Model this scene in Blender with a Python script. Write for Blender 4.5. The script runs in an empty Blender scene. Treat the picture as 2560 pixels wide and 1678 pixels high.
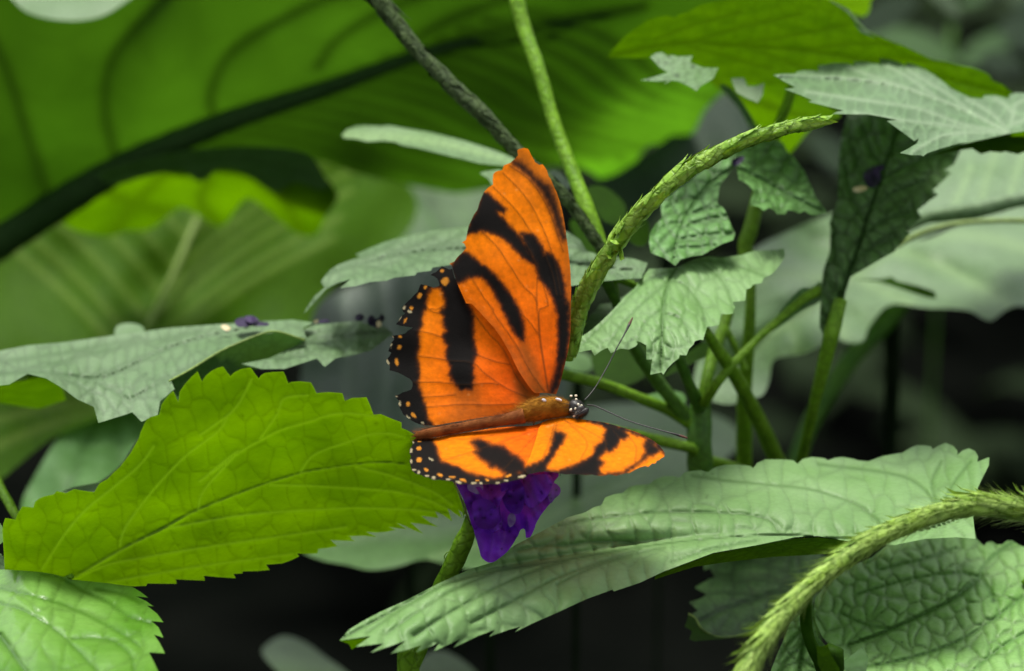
import bpy, math, random
import numpy as np
from mathutils import Vector, Matrix
from mathutils.geometry import delaunay_2d_cdt

random.seed(7); RNG = np.random.default_rng(7)
SC = bpy.context.scene
COL = SC.collection

# ------------------------------------------------------------------ camera, sky, sun
D0 = 0.505                      # metres from the lens to the butterfly's body
HFOV = math.radians(18.0)
FPX = 1280 / math.tan(HFOV / 2)
PITCH = math.radians(20)
CAM = np.array([0.0, 0.0, 1.0])
FW = np.array([0, math.cos(PITCH), -math.sin(PITCH)])
RT = np.array([1.0, 0, 0])
UP = np.array([0, math.sin(PITCH), math.cos(PITCH)])
cd = bpy.data.cameras.new('camera'); cam = bpy.data.objects.new('camera', cd); COL.objects.link(cam)
cam.location = CAM; cam.rotation_euler = (math.radians(90) - PITCH, 0, 0)
cd.sensor_width = 36; cd.lens = 18 / math.tan(HFOV / 2)
cd.clip_start = 0.02; cd.clip_end = 1000
cd.dof.use_dof = True; cd.dof.focus_distance = D0 - 0.004; cd.dof.aperture_fstop = cd.lens / 6.0
SC.camera = cam

SUN_EL, SUN_AZ = math.radians(74), math.radians(-22)     # behind the plants, a little to the left
w = bpy.data.worlds.new('World'); SC.world = w; w.use_nodes = True
nt = w.node_tree; bg = nt.nodes['Background']
sky = nt.nodes.new('ShaderNodeTexSky'); sky.sky_type = 'NISHITA'; sky.sun_disc = False
sky.sun_elevation = SUN_EL; sky.sun_rotation = SUN_AZ; sky.dust_density = 4; sky.air_density = 1.0
hs = nt.nodes.new('ShaderNodeHueSaturation'); hs.inputs['Saturation'].default_value = 0.25
nt.links.new(sky.outputs[0], hs.inputs['Color']); nt.links.new(hs.outputs[0], bg.inputs[0])
bg.inputs[1].default_value = 0.13
sd = bpy.data.lights.new('sun', 'SUN'); sun = bpy.data.objects.new('sun', sd); COL.objects.link(sun)
sdir = Vector((math.sin(SUN_AZ) * math.cos(SUN_EL), math.cos(SUN_AZ) * math.cos(SUN_EL), math.sin(SUN_EL)))
sun.rotation_euler = sdir.to_track_quat('Z', 'Y').to_euler()
sd.energy = 2.5; sd.angle = math.radians(22); sd.color = (1.0, 0.96, 0.88)
SC.view_settings.view_transform = 'Standard'; SC.view_settings.look = 'None'
SC.view_settings.exposure = 0.74; SC.view_settings.gamma = 1
SC.cycles.use_denoising = True
SC.cycles.max_bounces = 8; SC.cycles.transmission_bounces = 6

# ------------------------------------------------------------------ survey: windows onto the photograph's plan
def Z(x0, y0, s):
    return lambda *p: [(x0 + a / s, y0 + b / s) + tuple(c) for a, b, *c in p]
FV = Z(0, 0, .9297)
R1, R2, R3 = Z(0, 0, 2.6), Z(850, 0, 2.6), Z(1660, 0, 2.6)
R4, R5, R6 = Z(0, 550, 2.6), Z(850, 550, 2.6), Z(1660, 550, 2.6)
R7, R8, R9 = Z(0, 1078, 2.6), Z(850, 1078, 2.6), Z(1660, 1078, 2.6)
W1, W2, W3 = Z(950, 360, 3.714), Z(950, 760, 4.76), Z(1000, 960, 3.319)
Q1, Q2, Q3 = Z(0, 850, 3.714), Z(500, 900, 3.714), Z(1500, 250, 3.714)
Q4, Q5, Q6 = Z(1920, 100, 3.714), Z(1400, 600, 3.714), Z(0, 1250, 3.714)

def place(x, y, dz):
    """a surveyed direction and its depth (mm beyond the butterfly) -> metres"""
    x, y, dz = np.asarray(x, float), np.asarray(y, float), np.asarray(dz, float)
    d = D0 + dz / 1000.0
    v = FW[None, :] + RT[None, :] * ((x - 1280) / FPX)[:, None] + UP[None, :] * ((839 - y) / FPX)[:, None]
    return CAM[None, :] + d[:, None] * v

def spline(P, step=6.0, closed=False):
    P = np.array(P, float); n = len(P); out = []
    rng = range(n) if closed else range(n - 1)
    for i in rng:
        if closed: a, b, c, d = P[(i - 1) % n], P[i], P[(i + 1) % n], P[(i + 2) % n]
        else: a, b, c, d = P[max(i - 1, 0)], P[i], P[i + 1], P[min(i + 2, n - 1)]
        m = max(1, int(np.hypot(*(c - b)[:2]) / step))
        for k in range(m):
            t = k / m
            out.append(0.5 * (2 * b + (c - a) * t + (2 * a - 5 * b + 4 * c - d) * t * t + (3 * b - a - 3 * c + d) * t ** 3))
    if not closed: out.append(P[-1])
    return np.array(out)

def densify(P, step=6.0, closed=True):
    P = np.array(P, float); out = []; n = len(P)
    for i in range(n if closed else n - 1):
        a, b = P[i], P[(i + 1) % n]
        m = max(1, int(np.hypot(*(b - a)) / step))
        for k in range(m): out.append(a + (b - a) * k / m)
    if not closed: out.append(P[-1])
    return np.array(out)

def inside(X, Y, poly):
    P = np.asarray(poly, float); r = np.zeros(len(X), bool); n = len(P); j = n - 1
    for i in range(n):
        xi, yi, xj, yj = P[i][0], P[i][1], P[j][0], P[j][1]
        if yi != yj:
            c = ((yi > Y) != (yj > Y)) & (X < (xj - xi) * (Y - yi) / (yj - yi) + xi)
            r ^= c
        j = i
    return r

def seg_dist(X, Y, P, closed=False):
    """distance to a polyline and the arc length of the nearest point"""
    P = np.asarray(P, float)
    if closed: P = np.vstack([P, P[:1]])
    best = np.full(len(X), 1e9); arc = np.zeros(len(X)); s = 0.0
    for i in range(len(P) - 1):
        ax, ay = P[i][:2]; bx, by = P[i + 1][:2]; dx, dy = bx - ax, by - ay; L2 = dx * dx + dy * dy
        if L2 < 1e-9: continue
        t = np.clip(((X - ax) * dx + (Y - ay) * dy) / L2, 0, 1)
        d = np.hypot(X - ax - t * dx, Y - ay - t * dy)
        m = d < best; L = math.sqrt(L2)
        best[m] = d[m]; arc[m] = s + t[m] * L; s += L
    return best, arc

def sdist(X, Y, poly):
    d, _ = seg_dist(X, Y, poly, True)
    return np.where(inside(X, Y, poly), -d, d)

def wob(X, Y, wl, seed, k=5):
    r = np.random.default_rng(seed); v = np.zeros(len(X))
    for i in range(k):
        a = r.uniform(0, 6.28); f = 6.28 / wl * r.uniform(.6, 1.7)
        v += np.sin((X * math.cos(a) + Y * math.sin(a)) * f + r.uniform(0, 6.28))
    return v / k * 1.4

def areoles(X, Y, size, asp, ang, seed):
    """distance (survey px) to the borders of the little cushions between the veins"""
    ca, sa = math.cos(ang), math.sin(ang); U = (X * ca + Y * sa) / size; W = (-X * sa + Y * ca) / (size * asp)
    iu, iw = np.floor(U).astype(int), np.floor(W).astype(int)
    f1 = np.full(len(X), 9.0); f2 = np.full(len(X), 9.0)
    for a in (-1, 0, 1):
        for b in (-1, 0, 1):
            cu, cw = iu + a, iw + b
            h1 = np.modf(np.sin(cu * 127.1 + cw * 311.7 + seed) * 43758.5453)[0] % 1.0; h2 = np.modf(np.sin(cu * 269.5 + cw * 183.3 + seed * 1.7) * 43758.5453)[0] % 1.0
            d = np.hypot(cu + .5 + (h1 - .5) * .75 - U, cw + .5 + (h2 - .5) * .75 - W)
            n1 = np.minimum(f1, d); f2 = np.minimum(f2, np.maximum(f1, d)); f1 = n1
    return (f2 - f1) * .5 * size

def depth_fn(ctrl, c=60.0, lam=.006):
    """smooth surface through control points (x, y, mm)"""
    A = np.array(ctrl, float); n = len(A); xy = A[:, :2] / 1000.0; c = c / 1000
    def phi(p, q): return np.sqrt(((p[:, None, :] - q[None, :, :]) ** 2).sum(2) + c * c)
    if n < 3: return lambda x, y: np.full(len(x), A[:, 2].mean())
    M = np.zeros((n + 3, n + 3)); M[:n, :n] = phi(xy, xy) - lam * np.eye(n); M[:n, n] = 1; M[:n, n + 1:] = xy
    M[n, :n] = 1; M[n + 1:, :n] = xy.T
    sol = np.linalg.lstsq(M, np.concatenate([A[:, 2], [0, 0, 0]]), rcond=1e-9)[0]
    def f(x, y):
        q = np.stack([x, y], 1) / 1000.0
        return phi(q, xy) @ sol[:n] + sol[n] + q @ sol[n + 1:]
    return f

def serrate(P, spacing, amp, sign=1, seed=1, skip=()):
    """saw teeth along a closed outline"""
    P = densify(P, spacing / 9.0); n = len(P)
    nx = np.roll(P, -2, 0) - np.roll(P, 2, 0); L = np.hypot(nx[:, 0], nx[:, 1]) + 1e-9
    N = np.stack([nx[:, 1] / L, -nx[:, 0] / L], 1)
    area = 0.5 * np.sum(P[:, 0] * np.roll(P[:, 1], -1) - np.roll(P[:, 0], -1) * P[:, 1])
    if area < 0: N = -N
    s = np.concatenate([[0], np.cumsum(np.hypot(*(np.diff(P, axis=0).T)))])
    r = np.random.default_rng(seed)
    ph = s / spacing + 0.35 * np.sin(s / spacing * 0.9 + r.uniform(0, 6)) + .2 * np.sin(s / spacing * 2.3)
    p = ph % 1.0
    if sign < 0: p = 1 - p
    a = amp * (0.75 + .4 * np.sin(np.floor(ph) * 2.4))
    return P + N * (a * (np.sin(p * math.pi / 2) ** .8 - .5))[:, None]

# ------------------------------------------------------------------ objects
def props(o, label=None, cat=None, group=None, kind=None):
    if label: o['label'] = label
    if cat: o['category'] = cat
    if group: o['group'] = group
    if kind: o['kind'] = kind
    return o

def thing(name, label, cat, loc=(0, 0, 0), group=None):
    o = bpy.data.objects.new(name, None); COL.objects.link(o); o.location = loc; o.empty_display_size = .02
    return props(o, label, cat, group)

def mesh_obj(name, V, F, mat, parent=None, attrs=None, smooth=True, label=None):
    V = np.asarray(V, float)
    p = parent; off = np.zeros(3)
    while p is not None: off += np.array(p.location); p = p.parent
    me = bpy.data.meshes.new(name)
    me.from_pydata((V - off).tolist(), [], F if isinstance(F, list) else F.tolist())
    if attrs:
        for k, a in attrs.items():
            if a.ndim == 1:
                at = me.attributes.new(k, 'FLOAT', 'POINT'); at.data.foreach_set('value', a.astype(np.float32))
            else:
                at = me.attributes.new(k, 'FLOAT_COLOR', 'POINT'); at.data.foreach_set('color', a.astype(np.float32).ravel())
    if smooth: me.polygons.foreach_set('use_smooth', [True] * len(me.polygons))
    for m in (mat if isinstance(mat, (list, tuple)) else [mat]): me.materials.append(m)
    me.update()
    o = bpy.data.objects.new(name, me); COL.objects.link(o)
    if parent is not None: o.parent = parent
    if label: o['label'] = label
    return o

def tri(outline, step):
    """fill an outline with a fine triangle mesh"""
    O = densify(outline, step)
    x0, y0 = O.min(0); x1, y1 = O.max(0)
    gx, gy = np.meshgrid(np.arange(x0, x1, step), np.arange(y0, y1, step * .87))
    gx = gx + (np.arange(gx.shape[0]) % 2)[:, None] * step / 2
    gx = gx.ravel(); gy = gy.ravel()
    m = inside(gx, gy, O); gx, gy = gx[m], gy[m]
    d, _ = seg_dist(gx, gy, O, True); m = d > step * .45; gx, gy = gx[m], gy[m]
    pts = [Vector(p) for p in O] + [Vector((a, b)) for a, b in zip(gx, gy)]
    n = len(O); edges = [(i, (i + 1) % n) for i in range(n)]
    vs, es, fs, *_ = delaunay_2d_cdt(pts, edges, [], 1, 1e-6)
    V = np.array([(v[0], v[1]) for v in vs])
    F = np.array([f for f in fs if len(f) == 3])
    a, b, c = V[F[:, 0]], V[F[:, 1]], V[F[:, 2]]
    cr = (b[:, 0] - a[:, 0]) * (c[:, 1] - a[:, 1]) - (b[:, 1] - a[:, 1]) * (c[:, 0] - a[:, 0])
    F[cr > 0] = F[cr > 0][:, ::-1]          # y runs down: make faces look at the viewer's side
    return V, F

def leaf(name, parent, outline, ctrl, mat, mid=None, veins=(), step=9, relief=0.0, vw=10, midw=None, ladder=0.0,
         lsp=42, wave=0.0, wl=260, seed=1, smooth=True, teeth=None, label=None, c=60, fine=0.0, lw=5, puff=30, rim=0.0, lam=.006, glow=(), asp=1.3, specks=0):
    if step < 7 and relief and not specks: specks = 7
    if step < 9 and relief: step = min(step, 5.2); vw = max(vw, step * .85); lw = max(lw, step * .85)
    O = spline(outline, step, True) if smooth else np.array(outline, float)
    if teeth: O = serrate(O, *teeth)
    V, F = tri(O, step); X, Y = V[:, 0], V[:, 1]
    dz = ctrl(X, Y) if callable(ctrl) else depth_fn(ctrl, c, lam)(X, Y)
    vein = np.zeros(len(X)); h = np.zeros(len(X)); ladv = np.zeros(len(X))
    vl = [spline(v, 12) for v in veins]
    dm = np.full(len(X), 1e9)
    if mid is not None:
        ml = spline(mid, 12); dm, sm = seg_dist(X, Y, ml)
        Lm = np.hypot(*np.diff(ml[:, :2], axis=0).T).sum()
        ww = (midw or vw * 1.6) * (1.15 - .75 * sm / Lm)
        vein = np.maximum(vein, np.exp(-(dm / ww) ** 2)); h = -.8 * np.exp(-(dm / (ww * 1.3)) ** 2)
    if vl:
        ds, ar, idx = np.full(len(X), 1e9), np.zeros(len(X)), np.zeros(len(X))
        for i, v in enumerate(vl):
            d, a = seg_dist(X, Y, v); m = d < ds; ds[m] = d[m]

        vein = np.maximum(vein, .8 * np.exp(-(ds / vw) ** 2))
        dall = np.minimum(ds, dm)
        h = h + (1 - np.exp(-(dall / puff))) - 1
        if ladder:
            ta_ = np.concatenate([np.diff(v[:, :2], axis=0) for v in vl]); an = np.arctan2(ta_[:, 1], ta_[:, 0]) * 2
            ln = np.hypot(ta_[:, 0], ta_[:, 1]); an = .5 * math.atan2((ln * np.sin(an)).sum(), (ln * np.cos(an)).sum())
            fe = areoles(X + 7 * wob(X, Y, 90, seed + 5), Y + 7 * wob(X, Y, 90, seed + 6), lsp, asp, an, seed)
            g = np.clip(1 - fe / (lw * 1.1), 0, 1) ** 1.5; ladv = g * np.clip(dall / 6, 0, 1)
            dc = np.minimum(dall, fe)
            h = h * .9 + ladder * (1 - np.exp(-dc / (lsp * .17)))
    if fine: h = h + fine * wob(X, Y, 34, seed + 9, 9) * (1 - vein)
    dz = dz - relief * h
    th = np.zeros(len(X))
    for (tx, ty, tr_, ta) in glow: th += ta * np.exp(-((X - tx) ** 2 + (Y - ty) ** 2) / tr_ ** 2)  # painted sunlight
    if specks:
        rs = np.random.default_rng(seed + 77)
        for _ in range(specks):
            k = rs.integers(0, len(X)); ladv = np.maximum(ladv, 1.6 * np.exp(-((X - X[k]) ** 2 + (Y - Y[k]) ** 2) / rs.uniform(2.5, 6) ** 2))
    if rim: vein = np.maximum(vein, rim * np.exp(-(seg_dist(X, Y, O, True)[0] / 2.5) ** 2))  # pale edge painted in for light shining through the margin
    if wave: dz = dz + wave * wob(X, Y, wl, seed)
    return mesh_obj(name, place(X, Y, dz), F, mat, parent, {'vein': vein, 'lad': ladv, 'glow': th}, label=label)

def tube_mesh(P, ring=12, step=8, bumps=0.0, bseed=0, cap=True):
    """P: (x, y, mm, radius in survey px). Returns verts, faces, centre line, radii in metres"""
    S = spline(P, step); C = place(S[:, 0], S[:, 1], S[:, 2])
    R = S[:, 3] / FPX * (D0 + S[:, 2] / 1000)
    T = np.gradient(C, axis=0); T /= np.linalg.norm(T, axis=1)[:, None]
    V = []; n = len(C)
    ref = np.array([0.1, -1, .2]); A = []
    for i in range(n):
        a = np.cross(T[i], ref); a /= np.linalg.norm(a); b = np.cross(T[i], a); A.append((a, b))
        for k in range(ring):
            th = 6.2832 * k / ring
            rr = R[i] * (1 + bumps * (math.sin(th * 5 + bseed) * .5 + math.sin(i * .7 + th * 2 + bseed) * .6))
            V.append(C[i] + rr * (math.cos(th) * a + math.sin(th) * b))
    F = [(i * ring + k, i * ring + (k + 1) % ring, (i + 1) * ring + (k + 1) % ring, (i + 1) * ring + k)
         for i in range(n - 1) for k in range(ring)]
    if cap:
        V.append(C[0]); V.append(C[-1]); e0, e1 = len(V) - 2, len(V) - 1
        F += [(k, e0, (k + 1) % ring) for k in range(ring)]
        F += [((n - 1) * ring + (k + 1) % ring, e1, (n - 1) * ring + k) for k in range(ring)]
    return V, F, C, R, T, A

def tube(name, parent, P, mat, label=None, ring=12, bumps=0.04, step=8):
    V, F, *_ = tube_mesh(P, ring, step, bumps, len(P))
    return mesh_obj(name, V, F, mat, parent, label=label)

def spike(name, parent, P, mat, label=None, n=120, blen=2.3, bw=.9, hairs=60, hlen=2.6, seed=3, out=.25, flip=False, knob=.09):
    """a flower spike: rachis wrapped in overlapping pointed bracts with fine hairs"""
    rq = np.random.default_rng(seed + 50); P = spline(P, 16)
    P[:, 3] *= 1 + knob * np.sin(np.arange(len(P)) * 1.9 + rq.uniform(0, 6)) + knob * rq.uniform(-1, 1, len(P))
    V, F, C, R, T, A = tube_mesh(P, 14, 6, .05, seed)
    r = np.random.default_rng(seed); nC = len(C); tone = [0.3] * len(V)
    for j in range(n):
        i = int((j + r.uniform(-.4, .4)) / n * (nC - 1)); i = min(max(i, 0), nC - 1)
        th = j * 2.39996 + r.uniform(-.25, .25); a, b = A[i]; t = -T[i] if flip else T[i]
        rad = math.cos(th) * a + math.sin(th) * b; tan = -math.sin(th) * a + math.cos(th) * b
        L = blen / 1000 * r.uniform(.6, 1.5) * (.7 + .5 * R[i] / max(R)); Wd = bw / 1000 * r.uniform(.8, 1.2)
        o_ = out * r.uniform(.5, 1.6); base = C[i] + rad * R[i] * .96; k0 = len(V); tv = r.uniform(.2, 1)
        for s, wf, lift in ((0, .5, 0), (.3, 1, .09), (.65, .8, .12), (.9, .35, .22), (1.08, .03, .5)):
            c0 = base + t * L * s + rad * (R[i] * .12 + L * lift * o_)
            V += [c0 - tan * Wd * .5 * wf, c0 + rad * Wd * .22 * wf, c0 + tan * Wd * .5 * wf]; tone += [tv * (.1 if wf > .2 else .9), tv, tv * (.1 if wf > .2 else .9)]  # dark bract edges paint the shade between bracts into the tone
        for q in range(4):
            u = k0 + q * 3
            F += [(u, u + 1, u + 4, u + 3), (u + 1, u + 2, u + 5, u + 4)]
    for j in range(hairs):
        i = r.integers(0, nC); th = r.uniform(0, 6.28); a, b = A[i]; t = -T[i] if flip else T[i]
        rad = math.cos(th) * a + math.sin(th) * b; L = hlen / 1000 * r.uniform(.5, 1.2)
        p0 = C[i] + rad * R[i]; tan = np.cross(rad, t) * .00006; k0 = len(V)
        for s in (0, .5, 1):
            c0 = p0 + t * L * s * .8 + rad * L * (.12 + .35 * s * s) + np.cross(rad, t) * L * .15 * s * r.uniform(-1, 1)
            V += [c0 - tan * (1.1 - s), c0 + tan * (1.1 - s)]; tone += [1, 1]
        F += [(k0, k0 + 1, k0 + 3, k0 + 2), (k0 + 2, k0 + 3, k0 + 5, k0 + 4)]
    return mesh_obj(name, V, F, mat, parent, {'vein': np.array(tone)}, label=label)

# ------------------------------------------------------------------ materials
def new_mat(name):
    m = bpy.data.materials.new(name); m.use_nodes = True; nt = m.node_tree
    return m, nt, nt.nodes, nt.links, nt.nodes['Principled BSDF'], nt.nodes['Material Output']

def leaf_mat(name, col, col2, vein=None, vk=.6, tw=.3, tcol=None, rough=.5, spec=.5, bump=.25, bscale=1400, mott=260,
             sheen=0.0, tvein=.5, tmott=.72, ladk=.45, net=520, netk=.3):
    """two-tone mottled leaf skin over a light-passing body; vein tint holds own pigment and painted groove shade"""
    m, nt, N, L, P, out = new_mat(name)
    co = N.new('ShaderNodeTexCoord')
    nz = N.new('ShaderNodeTexNoise'); nz.inputs['Scale'].default_value = mott; nz.inputs['Detail'].default_value = 5
    L.new(co.outputs['Object'], nz.inputs['Vector'])
    ramp = N.new('ShaderNodeMapRange'); ramp.inputs[1].default_value = .36; ramp.inputs[2].default_value = .64
    L.new(nz.outputs[0], ramp.inputs[0])
    mx = N.new('ShaderNodeMix'); mx.data_type = 'RGBA'; mx.inputs[6].default_value = (*col, 1); mx.inputs[7].default_value = (*col2, 1)
    L.new(ramp.outputs[0], mx.inputs[0])
    at = N.new('ShaderNodeAttribute'); at.attribute_name = 'vein'
    mu = N.new('ShaderNodeMath'); mu.operation = 'MULTIPLY'; mu.inputs[1].default_value = vk; L.new(at.outputs['Fac'], mu.inputs[0])
    vm = N.new('ShaderNodeMix'); vm.data_type = 'RGBA'; L.new(mu.outputs[0], vm.inputs[0]); L.new(mx.outputs[2], vm.inputs[6])
    vm.inputs[7].default_value = (*(vein or col), 1)
    al = N.new('ShaderNodeAttribute'); al.attribute_name = 'lad'
    lk = N.new('ShaderNodeMath'); lk.operation = 'MULTIPLY_ADD'; lk.inputs[1].default_value = -ladk; lk.inputs[2].default_value = 1; L.new(al.outputs['Fac'], lk.inputs[0])  # tints cell borders; dark ones paint crease shade into the colour
    lm = N.new('ShaderNodeMix'); lm.data_type = 'RGBA'; lm.blend_type = 'MULTIPLY'; lm.inputs[0].default_value = 1
    L.new(vm.outputs[2], lm.inputs[6]); L.new(lk.outputs[0], lm.inputs[7])
    nk = N.new('ShaderNodeMix'); nk.data_type = 'RGBA'; nk.blend_type = 'MULTIPLY'; nk.inputs[0].default_value = 1
    L.new(lm.outputs[2], nk.inputs[6]); L.new(nk.outputs[2], P.inputs['Base Color'])
    P.inputs['Roughness'].default_value = rough; P.inputs['Specular IOR Level'].default_value = spec
    if sheen:
        P.inputs['Sheen Weight'].default_value = sheen; P.inputs['Sheen Roughness'].default_value = .5
        P.inputs['Sheen Tint'].default_value = (.85, .95, .85, 1)
    n2 = N.new('ShaderNodeTexNoise'); n2.inputs['Scale'].default_value = bscale; n2.inputs['Detail'].default_value = 3
    L.new(co.outputs['Object'], n2.inputs['Vector'])
    bp = N.new('ShaderNodeBump'); bp.inputs['Strength'].default_value = bump; bp.inputs['Distance'].default_value = .0003
    vo = N.new('ShaderNodeTexVoronoi'); vo.feature = 'DISTANCE_TO_EDGE'; vo.inputs['Scale'].default_value = net
    wv = N.new('ShaderNodeMix'); wv.data_type = 'VECTOR'; wv.inputs[0].default_value = .0008
    L.new(co.outputs['Object'], wv.inputs[4]); L.new(n2.outputs['Color'], wv.inputs[5]); L.new(wv.outputs[1], vo.inputs['Vector'])
    vr = N.new('ShaderNodeMapRange'); vr.inputs[1].default_value = 0; vr.inputs[2].default_value = .16; vr.inputs[3].default_value = 1 - netk; vr.inputs[4].default_value = 1
    L.new(vo.outputs['Distance'], vr.inputs[0])
    ha = N.new('ShaderNodeMath'); ha.operation = 'MULTIPLY_ADD'; ha.inputs[1].default_value = 2.2; L.new(vr.outputs[0], ha.inputs[0]); L.new(n2.outputs[0], ha.inputs[2])
    L.new(ha.outputs[0], bp.inputs['Height']); L.new(vr.outputs[0], nk.inputs[7]); L.new(bp.outputs[0], P.inputs['Normal'])
    if tw > 0:
        tr = N.new('ShaderNodeBsdfTranslucent')
        t2 = N.new('ShaderNodeMix'); t2.data_type = 'RGBA'; t2.blend_type = 'MULTIPLY'; t2.inputs[0].default_value = 1
        tc = tcol or (.3, .5, .02)
        tm = N.new('ShaderNodeMix'); tm.data_type = 'RGBA'; tm.inputs[6].default_value = (*tc, 1)
        tm.inputs[7].default_value = (tc[0] * tmott, tc[1] * (tmott + .06), tc[2] * tmott, 1); L.new(ramp.outputs[0], tm.inputs[0])
        tv = N.new('ShaderNodeMix'); tv.data_type = 'RGBA'; L.new(at.outputs['Fac'], tv.inputs[0]); L.new(tm.outputs[2], tv.inputs[6])
        tv.inputs[7].default_value = (tc[0] * tvein, tc[1] * tvein, tc[2] * tvein, 1)
        tl = N.new('ShaderNodeMix'); tl.data_type = 'RGBA'; tl.blend_type = 'MULTIPLY'; tl.inputs[0].default_value = 1
        L.new(tv.outputs[2], tl.inputs[6]); L.new(lk.outputs[0], tl.inputs[7]); tk = N.new('ShaderNodeMix'); tk.data_type = 'RGBA'; tk.blend_type = 'MULTIPLY'; tk.inputs[0].default_value = .7
        L.new(tl.outputs[2], tk.inputs[6]); L.new(vr.outputs[0], tk.inputs[7]); ta = N.new('ShaderNodeAttribute'); ta.attribute_name = 'glow'
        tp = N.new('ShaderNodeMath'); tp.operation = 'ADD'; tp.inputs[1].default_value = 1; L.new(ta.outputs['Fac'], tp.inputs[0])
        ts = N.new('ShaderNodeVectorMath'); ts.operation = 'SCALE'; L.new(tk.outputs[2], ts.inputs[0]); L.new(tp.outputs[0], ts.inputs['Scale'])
        L.new(ts.outputs[0], tr.inputs['Color']); L.new(bp.outputs[0], tr.inputs['Normal'])
        ms = N.new('ShaderNodeMixShader'); ms.inputs[0].default_value = tw
        L.new(P.outputs[0], ms.inputs[1]); L.new(tr.outputs[0], ms.inputs[2]); L.new(ms.outputs[0], out.inputs[0])
    return m

def wing_mat(name, tw=.35):
    m, nt, N, L, P, out = new_mat(name)
    at = N.new('ShaderNodeAttribute'); at.attribute_name = 'pigment'
    co = N.new('ShaderNodeTexCoord'); nz = N.new('ShaderNodeTexNoise'); nz.inputs['Scale'].default_value = 900; nz.inputs['Detail'].default_value = 6
    L.new(co.outputs['Object'], nz.inputs['Vector'])
    mr = N.new('ShaderNodeMapRange'); mr.inputs[1].default_value = .3; mr.inputs[2].default_value = .7; mr.inputs[3].default_value = .84; mr.inputs[4].default_value = 1.16; L.new(nz.outputs[0], mr.inputs[0])
    mx = N.new('ShaderNodeMix'); mx.data_type = 'RGBA'; mx.blend_type = 'MULTIPLY'; mx.inputs[0].default_value = 1
    L.new(at.outputs['Color'], mx.inputs[6]); L.new(mr.outputs[0], mx.inputs[7]); L.new(mx.outputs[2], P.inputs['Base Color'])
    P.inputs['Roughness'].default_value = .7; P.inputs['Specular IOR Level'].default_value = .09
    n2 = N.new('ShaderNodeTexNoise'); n2.inputs['Scale'].default_value = 3500; L.new(co.outputs['Object'], n2.inputs['Vector'])
    bp = N.new('ShaderNodeBump'); bp.inputs['Strength'].default_value = .3; bp.inputs['Distance'].default_value = .0001
    L.new(n2.outputs[0], bp.inputs['Height']); L.new(bp.outputs[0], P.inputs['Normal'])
    tr = N.new('ShaderNodeBsdfTranslucent'); L.new(mx.outputs[2], tr.inputs['Color'])
    ms = N.new('ShaderNodeMixShader'); ms.inputs[0].default_value = tw
    L.new(P.outputs[0], ms.inputs[1]); L.new(tr.outputs[0], ms.inputs[2]); L.new(ms.outputs[0], out.inputs[0])
    return m

def plain_mat(name, c1, c2, scale=300, rough=.6, spec=.3, bump=.3, dist=.0004, sheen=0, metallic=0):
    m, nt, N, L, P, out = new_mat(name)
    co = N.new('ShaderNodeTexCoord'); nz = N.new('ShaderNodeTexNoise'); nz.inputs['Scale'].default_value = scale; nz.inputs['Detail'].default_value = 6
    L.new(co.outputs['Object'], nz.inputs['Vector'])
    mr = N.new('ShaderNodeMapRange'); mr.inputs[1].default_value = .35; mr.inputs[2].default_value = .65; L.new(nz.outputs[0], mr.inputs[0])
    mx = N.new('ShaderNodeMix'); mx.data_type = 'RGBA'; mx.inputs[6].default_value = (*c1, 1); mx.inputs[7].default_value = (*c2, 1)
    L.new(mr.outputs[0], mx.inputs[0]); L.new(mx.outputs[2], P.inputs['Base Color'])
    P.inputs['Roughness'].default_value = rough; P.inputs['Specular IOR Level'].default_value = spec
    if sheen: P.inputs['Sheen Weight'].default_value = sheen; P.inputs['Sheen Tint'].default_value = (*c2, 1)
    bp = N.new('ShaderNodeBump'); bp.inputs['Strength'].default_value = bump; bp.inputs['Distance'].default_value = dist
    L.new(nz.outputs[0], bp.inputs['Height']); L.new(bp.outputs[0], P.inputs['Normal'])
    return m

M = {}
# near leaves
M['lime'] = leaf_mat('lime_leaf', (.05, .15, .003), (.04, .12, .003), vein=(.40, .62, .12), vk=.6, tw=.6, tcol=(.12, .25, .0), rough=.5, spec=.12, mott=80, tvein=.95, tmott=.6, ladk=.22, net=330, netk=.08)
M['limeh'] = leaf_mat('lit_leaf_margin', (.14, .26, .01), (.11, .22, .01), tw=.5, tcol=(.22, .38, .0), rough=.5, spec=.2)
M['gloss'] = leaf_mat('glossy_leaf', (.08, .23, .015), (.16, .34, .06), vein=(.04, .13, .006), vk=.85, tw=.2, tcol=(.15, .32, .01), rough=.32, spec=.6, ladk=.25, net=300, netk=.1, mott=60)
M['pale'] = leaf_mat('pale_leaf', (.145, .28, .085), (.20, .34, .135), vein=(.04, .11, .015), vk=.75, tw=.15, tcol=(.2, .36, .05), rough=.5, spec=.3, ladk=.22, mott=70, netk=.08)
M['quilt'] = leaf_mat('quilted_leaf', (.15, .33, .07), (.215, .40, .12), vein=(.035, .13, .01), vk=.8, tw=.15, tcol=(.2, .36, .03), rough=.5, spec=.3, ladk=.38, mott=70, netk=.1)
M['grey'] = leaf_mat('greyish_leaf', (0.107, 0.1906, 0.07905), (0.1535, 0.2372, 0.1209), vein=(.05, .10, .035), vk=.65, tw=.12, tcol=(.2, .35, .05), rough=.55, spec=.3, ladk=.28, mott=70, netk=.1)
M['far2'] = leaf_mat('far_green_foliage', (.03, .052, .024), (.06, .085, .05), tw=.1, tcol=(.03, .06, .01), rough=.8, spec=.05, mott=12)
M['far'] = leaf_mat('far_foliage', (.010, .020, .009), (.024, .042, .022), tw=.1, tcol=(.02, .04, .01), rough=.8, spec=.05, mott=12)
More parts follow.
